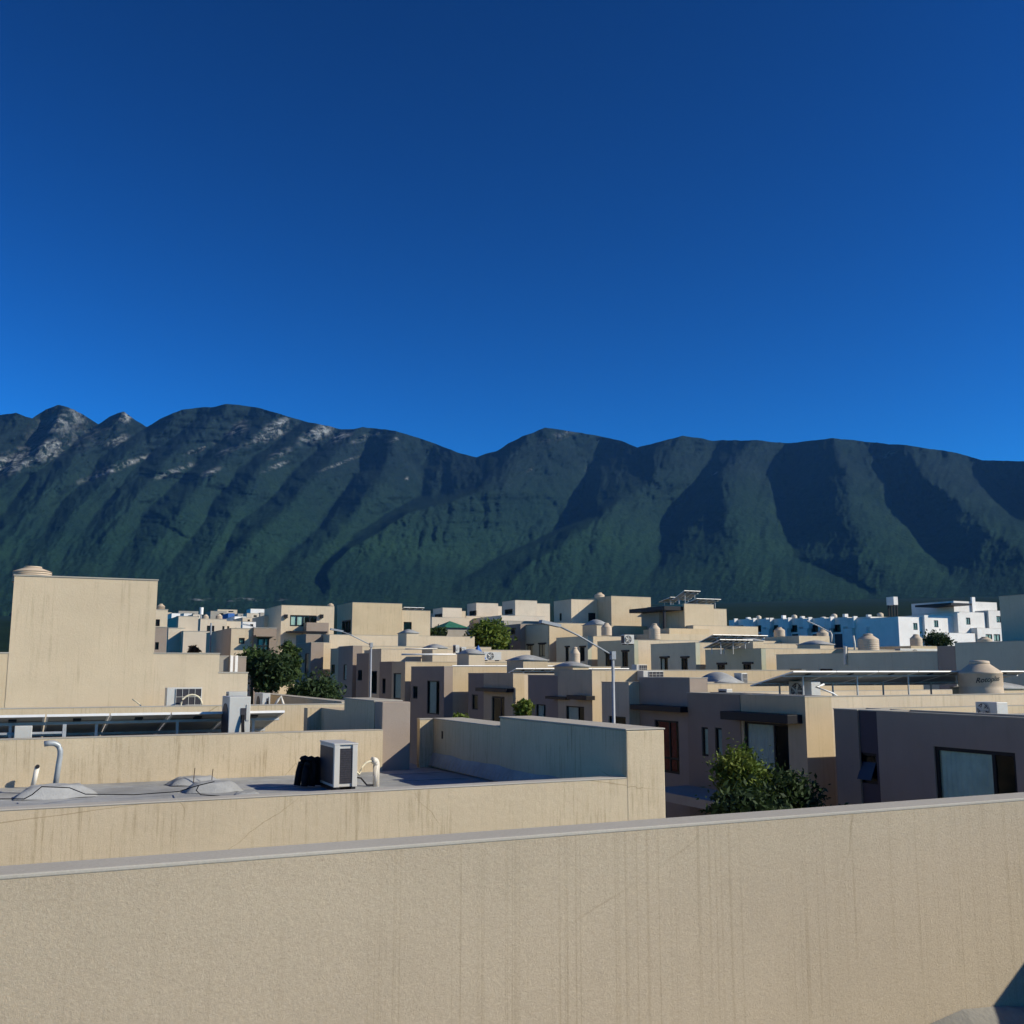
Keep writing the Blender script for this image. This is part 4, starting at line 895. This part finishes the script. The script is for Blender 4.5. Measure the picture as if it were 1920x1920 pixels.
for Y, a, b, c, pt, base, lab, wx in ((112, 812, 830, 866, 1140, 1158, 'leftmost of three small cream boxes on the centre skyline', (815, 829, 1152, 1161)), (114, 876, 893, 934, 1131, 1156, 'middle one of three small cream boxes on the centre skyline', (880, 893, 1146, 1155)), (106, 942, 966, 1007, 1126, 1155, 'cream box with shaded window left of the centre skyline block', (946, 961, 1143, 1153))):
    T = house(lab, 45, Y); x0 = atY(b, pt, Y)[0]; yfar_ = atX(a, pt, x0)[0]
    face_y(T, 'stucco_cream', Y, b, c, pt, max(2.5, yfar_ - Y), wx=[wx + (dict(mull=(.5,), fw=.1),)])
    face_y(T, 'stucco_cream', Y + .5, c, c + (24 if Y == 106 else 7), pt + 6, 3)
    face_y(T, 'stucco_cream', Y - 1.5, a - 2, c + 14, base, 9)
T = house('shaded brown and grey house right of the bright green tree', 40, 92)
face_x(T, 'stucco_brown', 40.5, 945, 976, 1170, 50, [(958, 966, 1178, 1190, {})]); face_x(T, 'stucco_grey', 42, 888, 945, 1164, 52, [(892, 898, 1172, 1186, {})])
T = Thing('gazebo', 'small grey building with green hipped roof on the centre skyline', 'gazebo', (33, 88, 0))
gx0, gx1, gzt = face_y(T, 'stucco_grey', 88, 834, 875, 1177, 3)
xm = (gx0 + gx1) / 2; zt = atY(852, 1163, 88)[1]; m = MB(); o = .2
A, B_, C_, D_ = (gx0 - o, 88 - o, gzt), (gx1 + o, 88 - o, gzt), (gx1 + o, 91 + o, gzt), (gx0 - o, 91 + o, gzt); P_ = (xm, 89.5, zt)
for a, b in ((A, B_), (B_, C_), (C_, D_), (D_, A)): m.quad(a, b, P_)
T.part('roof', m, 'roof_green')

# ------------------------------------------------------------------ white terrace on the right skyline
YW, XW = 115.0, None
XW = atY(1684, 1160, YW)[0]; edges = [1684, 1632, 1588, 1545, 1505, 1468, 1436, 1405, 1366]
for k, (a, b) in enumerate(zip(edges[1:], edges)):
    names = ['first', 'second', 'third', 'fourth', 'fifth', 'sixth', 'seventh', 'eighth']
    T = house('%s white terraced house counted leftwards along the shaded white row' % names[k], XW, 125, 'white terraced houses on the skyline')
    ya_ = atX(b, 1150, XW)[0]; yb_ = atX(a, 1150, XW)[0]; z = 7.9 + E + k * .16 + (.0 if k else -.3)
    L = yb_ - ya_; g0 = ground(XW, ya_) - .5
    hx = [(ya_ + L * .30, ya_ + L * .72, z - 2.3, z - 1.1)] if k else [(ya_ + L * .35, ya_ + L * .6, z - 2.6, z - 1.2)]
    vol(T, 'stucco_white', XW, XW + 9, ya_ + .01, yb_ - .01, g0, z, hx=hx); window(T, 'X', XW, *hx[0], mull=(.5,), fw=.12)
    if k:
        vol(T, 'stucco_white', XW - .9, XW - .01, ya_ + L * .62, yb_ - .02, g0, z - 1.7)
        T.part('panel', MB().box(XW - .06, XW - .004, ya_ + L * .12, ya_ + L * .56, g0, z - 2.6), 'stucco_dark')
        T.part('fin', MB().box(XW - .9, XW - .005, ya_ + .05, ya_ + .3, g0, z - 1.5), 'stucco_white')
        T.part('fin', MB().box(XW - .8, XW - .006, ya_ + L * .55, ya_ + L * .55 + .25, z - 1.69, z + .2), 'stucco_white')
        T.part('roof_room', MB().box(XW + 1.5, XW + 2.2, ya_ + L * .4, ya_ + L * .5, z - .3, z + .25 + .2 * (k % 3)), 'stucco_white')
        if k % 2: T.part('roof_tank', MB().lathe([(.5, 0), (.5, .8), (.2, 1.0)], (XW + 4, ya_ + L * .4, z - .2), 14), 'stucco_cream', smooth=True)
T = house('white townhouse with sunlit side wall at the corner of the white terrace', 120, YW - 1)
wx_ = lambda p, q, t, b: (p, q, t, b, dict(mull=(.5,), fw=.1, curtain='curtain_teal'))
face_y(T, 'stucco_white', YW - .4, 1684, 1735, 1157, 9, wins=[wx_(1712, 1720, 1168, 1181)])
T = house('second sunlit white townhouse from the left on the right skyline', 125, YW - 3)
face_y(T, 'stucco_white', YW - .9, 1733, 1788, 1154, 9, wins=[wx_(1751, 1759, 1163, 1176)])
T = house('sunlit white townhouse with flat canopy, third on the right skyline', 130, YW - 6)
face_y(T, 'stucco_white', YW - 1.8, 1795, 1846, 1148, 9, wins=[wx_(1811, 1819, 1158, 1171)])
face_y(T, 'stucco_white', YW - 2.8, 1772, 1828, 1187, 6)
T = house('rightmost white townhouse with rooftop room and paired lower windows', 135, YW - 8)
face_y(T, 'stucco_white', YW - 2.2, 1853, 1877, 1145, 9, wins=[wx_(1868, 1876, 1155, 1167)])
face_y(T, 'stucco_white', YW - 3.0, 1832, 1881, 1178, 9, wins=[wx_(1848, 1860, 1189, 1202), wx_(1863, 1875, 1189, 1202)])
x0 = atY(1843, 1126, YW - 2)[0]; xt_ = x0; yn_ = YW - 7
ra = (atY(1818, 1126, YW + 3)[0]); zt = atY(1840, 1126, YW - 2)[1]
vol(T, 'stucco_white', xt_ - 3.5, xt_ + 6, YW + .5, YW + 9, zt - 4.2, zt)
T.part('canopy', MB().box(xt_ - 8, xt_ - 3.6, YW - 3, YW + 4, zt - .9, zt - .6), 'black_metal'); T.part('chimney', MB().box(xt_ + .2, xt_ + .9, YW + .2, YW + .49, zt - 4, zt + .7), 'stucco_white')
T = Thing('water_tower', 'boxy white tank on dark legs above the white terrace', 'water tower', (XW + 6, 122, 7.8 + E))
x0, z0_ = atY(1676, 1134, 122); x1, z1_ = atY(1683, 1119, 122); yw2 = atX(1662, 1125, x0)[0]
T.part('tank', MB().box(x0, x1, 122, yw2, z0_, z1_), 'stucco_white')
for u in (x0 + .15, x1 - .15):
    for v in (122.15, yw2 - .2): T.part('leg', MB().box(u - .1, u + .1, v - .1, v + .1, z0_ - 2.6, z0_), 'black_metal')

# ------------------------------------------------------------------ roof clutter
yb2 = 23.9
tank('beige water tank with dark lettering, largest one, at right', 1836, 1238, 1312, 71, 25.4, True)
xa, xb = atY(1487, 1257, 26.0)[0], atY(1930, 1266, 26.0)[0]
solar('large rooftop solar array on thin posts, right side', xa, xb, 26.0, atY(1640, 1259, 26)[1], 28.2, atY(1640, 1284, 28.2)[1], 6, atY(1640, 1312, 26)[1] - .3, 5)
skylight('grey domed skylight at the right edge beside the lettered tank', 1858, 1935, 1306, 1281, 25.0, 1.6, .55)
ac_unit('boxy air conditioner under the left end of the large solar array', atY(1520, 1300, 26.6)[0], 26.9, atY(1520, 1308, 26.6)[1] - .2, 1.1, .4, .72, 'fan', -math.pi / 2, 'grey_enamel')
skylight('white domed skylight right of the brown-fronted house with red curtain', 1350, 1392, 1300, 1262, 33.0, 1.7, .5)
skylight('domed skylight on the house with long thin awnings', 1074, 1104, 1258, 1242, 41.0, 1.8, .5)
skylight('flat domed skylight left of the pale cylindrical tank', 981, 1027, 1248, 1229, 48.0, 2.0, .5)
skylight('domed skylight beside the blue tarpaulin', 879, 909, 1240, 1217, 55.0, 1.8, .6)
skylight('domed skylight left of the blue tarpaulin one, near two small vents', 811, 839, 1226, 1208, 63.0, 2.0, .6)
skylight('tall pale skylight against the large blank block', 762, 785, 1215, 1180, 74.0, 2.0, .8)
skylight('domed skylight in front of the centre skyline block', 1119, 1142, 1182, 1161, 76.0, 2.5, .5)
skylight('domed skylight among pipes on the right rear roofs', 1538, 1564, 1216, 1201, 52.0, 2.2, .5)
skylight('pale boxy skylight on the rear wall house above the near dome', 1412, 1432, 1212, 1197, 56.0, 2.0, .7)
tank('pale cylindrical tank on the house with long thin awnings', 1078, 1213, 1250, 19, 42.5)
tank('shaded round tank left of the centre skyline block', 1137, 1168, 1192, 20, 72.0)
tank('shaded round tank at the foot of the terrace block', 1227, 1169, 1199, 21, 68.0)
tank('pale tank left on the rear roofs before the white terrace', 1461, 1176, 1194, 20, 70.0)
tank('pale tank second from left before the white terrace', 1542, 1180, 1200, 21, 66.0)
tank('broad pale tank with pipe beside it before the white terrace', 1627, 1188, 1221, 37, 50.0)
tank('slender pale tank before the sunlit white townhouses', 1717, 1189, 1214, 21, 58.0)
tank('low round tank at the right beneath the rightmost townhouse', 1846, 1194, 1210, 24, 46.0)
rb = Thing('roof_wall', 'low sunlit beige roof wall running before the white terrace', 'wall', (60, 58, 6)); xa, za = atY(1590, 1220, 46); xb, _ = atY(1752, 1226, 46)
rb.part('wall', MB().box(xa, xb, 46, 46.3, za - 1.5, za), 'stucco_beige'); rb.part('coping', MB().box(xa, xb, 45.98, 46.32, za, za + .04), 'coping_grey')
for a, b, pt, Y, lab in ((1498, 1555, 1192, 60, 'low beige roof wall under the second pale tank'), (1590, 1640, 1214, 52, 'short beige roof wall under the broad pale tank'), (1708, 1775, 1211, 54, 'cream roof railing wall under the slender pale tank'), (1255, 1330, 1178, 72, 'beige roof wall left below the terrace block'), (1230, 1420, 1188, 70, 'long low beige roof wall below the terrace block'), (1395, 1500, 1201, 62, 'beige roof edge between pipes left of the rear skylight')):
    xa, za = atY(a, pt, Y); xb, _ = atY(b, pt, Y); single('roof_wall', MB().box(xa, xb, Y, Y + 4, ground(xa, Y), za), 'stucco_beige', (xa, Y, ground(xa, Y)), lab, 'wall')
for (a, b, pt, Y, lab) in ((1337, 1440, 1190, 58, 'long tilted panels on the rear roofs below the terrace block'), (1350, 1412, 1199, 53, 'short tilted panels on the rear roofs near the pale boxy skylight')):
    xa, za = atY(a, pt, Y); xb, _ = atY(b, pt, Y); solar(lab, xa, xb, Y, za, Y + 1.8, za - .5, 6, za - .9, 3)
for a, b, pt, pb, Y, kind, lab in ((1172, 1190, 1190, 1202, 62, 'fan', 'small air conditioner on the rear roof near the centre block'), (908, 941, 1222, 1232, 60, 'fan', 'white air conditioner with round fan below the bright green tree'), (855, 862, 1209, 1219, 63, 'fan', 'left one of two small vents near the domed skylights'), (866, 875, 1213, 1219, 63, 'fan', 'right one of two small vents near the domed skylights'), (1120, 1168, 1264, 1280, 38.5, 'fan', 'air conditioner half hidden by the tall lamp post'), (1208, 1246, 1258, 1267, 36, 'coil', 'white flat air conditioner right of the tall lamp post'), (1195, 1215, 1246, 1260, 45, 'coil', 'white framed unit below the shaded rear wall by the lamp'), (1393, 1404, 1262, 1284, 33, 'coil', 'narrow dark unit beside the white domed skylight'), (1690, 1760, 1216, 1228, 50, 'fan', 'row of equipment before the sunlit white townhouses'), (1365, 1376, 1292, 1304, 29, 'fan', 'small unit on the house with tall curtained window')):
    xa, zb_ = atY(a, pb, Y); xb, _ = atY(b, pb, Y); zt = atY(a, pt, Y)[1]
    ac_unit(lab, (xa + xb) / 2, Y + .3, zb_ - .25, xb - xa, .5, zt - zb_ + .25, kind)
# blue tarpaulin tent
Y = 56.0; xa, zb_ = atY(894, 1236, Y); xb, _ = atY(912, 1236, Y); xc, zt = atY(903, 1209, Y)
m = MB().quad((xa, Y, zb_), (xb, Y, zb_), (xc, Y + .5, zt)).quad((xa, Y + 1.5, zb_), (xa, Y, zb_), (xc, Y + .5, zt)).quad((xb, Y, zb_), (xb, Y + 1.5, zb_), (xc, Y + .5, zt)).quad((xb, Y + 1.5, zb_), (xa, Y + 1.5, zb_), (xc, Y + .5, zt))
single('tarpaulin', m, 'tarp_blue', (xc, Y, zb_), 'blue tarpaulin draped over roof equipment below the bright green tree', 'tarpaulin')
def pipe(pts, Y, r, mat, label, cat='pipe'):
    q = [atY(a, b, Y) for a, b in pts]; single('roof_pipe', MB().tube([(a[0], Y, a[1]) for a in q], r, 6), mat, (q[0][0], Y, q[0][1]), label, cat, smooth=True)
pipe([(1545, 1283), (1530, 1288), (1562, 1300), (1572, 1307)], 25.6, .03, 'aluminium', 'diagonal shiny brace pipe under the large solar array')
pipe([(760, 1217), (820, 1216), (812, 1217)], 62, .05, 'pvc', 'thin pale pipe along the roof left of the domed skylight')
pipe([(753, 1227), (870, 1227)], 57, .06, 'aluminium', 'long thin pipe along the roof below the domed skylight')
pipe([(1556, 1183), (1560, 1190), (1559, 1204)], 64, .06, 'pvc', 'bent pale pipe right of the second pale tank')
pipe([(1600, 1192), (1603, 1210), (1602, 1221)], 50, .07, 'pvc', 'upright pale pipe left of the broad pale tank')
for a, b, pt, Y, lab in ((848, 1090, 1248, 53.5, 'long thin solar array edge across the mid roofs'), (967, 1180, 1253.5, 46.5, 'long thin solar array edge left of the tall lamp post')):
    xa, za = atY(a, pt, Y); xb, _ = atY(b, pt, Y); solar(lab, xa, xb, Y, za, Y + 1.9, za - .45, 6, za - .8, 4)

# ------------------------------------------------------------------ street lamps
for k, (Y, ptop, (hx_, hy_), lab) in enumerate(((30.0, (1149, 1228), (1018, 1168), 'tall street lamp with long arm in front of the centre houses'), (56.8, (696, 1209), (624, 1181), 'shorter street lamp before the large blank block'), (84.0, (505, 1188), (455, 1196), 'farthest street lamp rising from the trees at left'))):
    Xp = 17.8; x, zt = atY(ptop[0], ptop[1], Y); T = Thing('street_lamp', lab, 'street lamp', (x, Y, ground(x, Y)), 'street lamps along the road')
    g0 = ground(x, Y); T.part('pole', MB().tube([(x, Y, g0), (x, Y, zt)], .075, 12, .05), 'lamp_grey', smooth=True)
    xh, zh = atY(hx_, hy_, Y)
    if k == 2: zh = zt + .7
    T.part('base_plate', MB().box(x - .18, x + .18, Y - .18, Y + .18, g0 + .1, g0 + .18), 'lamp_grey')
    T.part('cap', MB().box(x - .08, x + .08, Y - .08, Y + .08, zt - .15, zt + .12), 'lamp_grey')
    T.part('arm', MB().tube([(x, Y, zt - .02), (x + (xh - x) * .5, Y, zt + (zh - zt) * .62), (x + (xh - x) * .8, Y, zt + (zh - zt) * .93)], .03, 8), 'lamp_grey', smooth=True)
    hd = MB().box(-.36, .36, -.12, .12, -.05, .05); h_ = T.part('lamp_head', hd, 'lamp_grey'); h_.location = Vector((x + (xh - x) * .9, Y, zt + (zh - zt) * .98)) ; h_.data.transform(Matrix.Translation(T.loc)); h_.location -= T.loc
    h_.rotation_euler = (0, math.atan2(zh - zt, x - xh) * .5, 0)
q = [atY(1513, 1164, 60), atY(1535, 1174, 60), atY(1548, 1181, 60), atY(1558, 1186, 60), atY(1559, 1203, 60)]
single('lamp_arm', MB().tube([(a[0], 60, a[1]) for a in q], .04, 6), 'lamp_grey', (q[-1][0], 60, q[-1][1]), 'thin curved lamp arm in front of the shaded white terrace', 'street lamp')
x, z = atY(396, 1168, 50); single('pole', MB().tube([(x, 50, ground(x, 50)), (x, 50, z)], .04, 8), 'lamp_grey', (x, 50, ground(x, 50)), 'thin pale pole in front of the cream house at left', 'pole')
x, z = atY(378, 1139, 120); T = Thing('mast', 'slim mast with pale cylinder top on the left skyline', 'mast', (x, 120, ground(x, 120)))
T.part('pole', MB().tube([(x, 120, ground(x, 120)), (x, 120, z - .8)], .08, 8), 'lamp_grey'); T.part('head', MB().lathe([(.2, -.8), (.22, 0)], (x, 120, z), 12), 'stucco_white')

# ------------------------------------------------------------------ trees and shrubs
def tree(label, x, y, top, cr, ch, mat, n=5000, leafs=.10, seed=1, cat='tree', clumps=46, name='tree'):
    rng = np.random.default_rng(seed); g0 = ground(x, y); c = np.array([x, y, top - ch / 2])
    T = Thing(name, label, cat, (x, y, g0)); tr = MB(); zc = top - ch * .75
    tr.tube([(x, y, g0 - .1), (x + .05, y, g0 + (zc - g0) * .5), (x + .02, y + .03, zc)], .10 + .03 * cr, 8, .05)
    k = rng.normal(size=(clumps, 3)); k /= np.linalg.norm(k, axis=1)[:, None]; k *= (rng.random(clumps) ** .45)[:, None]
    cl = c + k * np.array([cr, cr, ch / 2]) * .86; 
    for j in range(0, clumps, 3): tr.tube([(x + .02, y + .03, zc - .3), tuple((np.array([x, y, zc]) + cl[j]) / 2 + rng.normal(size=3) * .08), tuple(cl[j])], .035, 5, .008)
    T.part('trunk', tr, 'bark', smooth=True)
    ci = rng.integers(0, clumps, n); sz = cr * .29
    P = cl[ci] + rng.normal(size=(n, 3)) * np.array([sz, sz, sz * .8]) * (.5 + rng.random(clumps)[ci][:, None])
    a = rng.normal(size=(n, 3)); a /= np.linalg.norm(a, axis=1)[:, None]; b = np.cross(a, rng.normal(size=(n, 3))); b /= np.linalg.norm(b, axis=1)[:, None]
    s = leafs * (.4 + 1.2 * rng.random(n))[:, None]
    V = np.stack([P - a * s, P + b * s * .42, P + a * s, P - b * s * .42], 1).reshape(-1, 3) - np.array(T.loc)
    me = bpy.data.meshes.new('crown'); me.from_pydata(V.tolist(), [], np.arange(4 * n).reshape(-1, 4).tolist()); me.materials.append(MATS[mat]); me.update()
    o = bpy.data.objects.new('crown', me); COL.objects.link(o); o.parent = T.o
    return T
def tree_px(label, px, ptop, pbot, wpx_, Y, mat, **kw):
    x, zt = atY(px, ptop, Y); zb = atY(px, pbot, Y)[1]; s = Y / ray(px, ptop)[1]
    return tree(label, x, Y, zt, wpx_ / 2 * s * 1.0, zt - zb, mat, **kw)
tree_px('leafy street tree with sunlit top beside the curtained window, right', 1390, 1412, 1490, 88, 21.5, 'leaf_bright', n=5200, leafs=.065, seed=3, clumps=24)  # bright leaf colour stands in for sunlight on this side of the crown
tree_px('shaded right part of the street tree in dark leaves under the black awning', 1464, 1446, 1560, 118, 21.0, 'leaf_dark', n=6500, leafs=.07, seed=4, clumps=36)  # same crown's shade put into the leaf colour, here and in the next
tree_px('low dark foliage below the sunlit street tree', 1390, 1490, 1580, 120, 20.0, 'leaf_dark', n=5000, leafs=.08, seed=14, clumps=40, cat='shrub', name='shrub')
tree_px('yellow-green tree top peeking over the left end of the grey parapet', 868, 1334, 1372, 32, 38, 'leaf_bright', n=1600, leafs=.10, seed=5, clumps=16)
tree_px('yellow-green tree top over the raised part of the grey parapet', 985, 1311, 1348, 30, 33, 'leaf_bright', n=1400, leafs=.10, seed=6, clumps=14)
tree_px('tall dark street tree in front of the blue bay window', 510, 1218, 1302, 64, 40, 'leaf_dark', n=5500, leafs=.10, seed=7, clumps=70)
tree_px('dark bushy tree left of the street below the bay window', 474, 1218, 1264, 48, 41, 'leaf_mid', n=3200, leafs=.10, seed=8, clumps=40)
tree_px('slim tree between the bay window house and the brown corner', 545, 1196, 1290, 36, 50, 'leaf_mid', n=3000, leafs=.11, seed=9, clumps=44)
tree_px('low dark shrubs at the foot of the left row of facades', 600, 1280, 1320, 80, 40, 'leaf_dark', n=5000, leafs=.09, seed=10, clumps=40, cat='shrub', name='shrub')
tree_px('lighter green shrub left of the dark shrubs by the street', 560, 1288, 1315, 34, 40, 'leaf_mid', n=2000, leafs=.09, seed=20, clumps=20, cat='shrub', name='shrub')
tree_px('bright green round tree between the skyline houses', 918, 1170, 1230, 64, 84, 'leaf_bright', n=9000, leafs=.22, seed=11, clumps=60)
tree_px('dark tree beside the green-roofed gazebo', 818, 1178, 1200, 30, 86, 'leaf_dark', n=2500, leafs=.2, seed=12, clumps=20)
tree_px('row of small dark plants before the cream house at left', 418, 1195, 1228, 26, 52, 'leaf_mid', n=2000, leafs=.12, seed=13, clumps=18)
tree_px('climbing tree mass between the cream house and its neighbour', 436, 1186, 1225, 26, 58, 'leaf_mid', n=2500, leafs=.12, seed=15, clumps=22)
tree_px('small reddish plant on the left house terrace', 364, 1213, 1226, 16, 50, 'bark', n=600, leafs=.1, seed=16, clumps=10, cat='plant', name='plant')
tree_px('shrubs before the sunlit white townhouses', 1755, 1192, 1212, 46, 70, 'leaf_dark', n=2500, leafs=.15, seed=17, clumps=24, cat='shrub', name='shrub')

# ------------------------------------------------------------------ far houses at the foot of the range (left) and a bare earth bank
rng = random.Random(5)
spots = [(322, 338, 1150, 1164, 110, 'stucco_white'), (440, 462, 1156, 1168, 130, 'stucco_white'), (455, 480, 1166, 1178, 95, 'stucco_white'), (495, 518, 1155, 1176, 105, 'stucco_cream'), (335, 372, 1146, 1158, 190, 'stucco_grey'), (395, 425, 1146, 1156, 210, 'stucco_grey'), (408, 445, 1143, 1150, 260, 'stucco_cream'), (470, 520, 1142, 1149, 300, 'stucco_white'), (428, 440, 1150, 1160, 150, 'tarp_blue'), (446, 456, 1151, 1160, 155, 'stucco_grey'), (520, 532, 1150, 1160, 160, 'stucco_cream'), (815, 830, 1150, 1160, 150, 'stucco_grey')]
desc = ['white roof box just right of the narrow tower-side house', 'white low house end above the cream house', 'white flat roof behind the house with blue bay window', 'cream house with slanted wall left of the blue-glazed block', 'long low grey house far behind the pale windowless house', 'grey far house near the slim mast', 'cream strip of far houses right of the mast', 'white strip of far houses on the left skyline', 'small blue-sided far house above the cream house', 'grey box beside the blue-sided far house', 'small cream box left of the blue-glazed block', 'grey far box left of the small cream skyline boxes']
extra = [(300, 322, 1148, 1158, 230, 'stucco_cream', 'cream far house right behind the narrow tower-side house'), (345, 360, 1150, 1160, 140, 'stucco_white', 'small white far house left of the slim mast'), (362, 376, 1152, 1160, 125, 'stucco_cream', 'small cream far house touching the slim mast'), (463, 486, 1150, 1160, 170, 'stucco_cream', 'cream far house behind the white flat roof at left'), (488, 506, 1149, 1158, 200, 'stucco_grey', 'grey far house left of the slanted cream house'), (507, 522, 1146, 1154, 240, 'stucco_white', 'tiny white far house at the left edge of the blue-glazed block'), (455, 472, 1158, 1168, 118, 'stucco_cream', 'low cream far house above the bay window house')]
spots += [e[:6] for e in extra]; desc += [e[6] for e in extra]
for (a, b, pt, pb, Y, m), lab in zip(spots, desc):
    T = Thing('distant_house', lab, 'house', (atY(a, pb, Y)[0], Y, ground(atY(a, pb, Y)[0], Y)), 'distant houses at the foot of the mountains'); face_y(T, m, Y, a, b, pt, 6, wins=[(a + (b - a) * .55, a + (b - a) * .8, pt + (pb - pt) * .35, pt + (pb - pt) * .7, {})] if m != 'tarp_blue' else [])
# ------------------------------------------------------------------ the air between here and the mountains
hz = MB().box(-7000, 7000, -500, 7000, -2, 1250)
t = NT('haze_air'); t.t.nodes.remove(t.b); pv = t.n('VolumePrincipled'); pv.inputs['Color'].default_value = (.12, .42, 1.0, 1); pv.inputs['Density'].default_value = 3.3e-5; pv.inputs['Anisotropy'].default_value = .1
t.l(pv.outputs[0], t.t.nodes['Material Output'].inputs['Volume'])
HZ = link_mesh('haze', hz, 'haze_air'); HZ['kind'] = 'stuff'; HZ['label'] = 'thin blue air in front of the mountains'
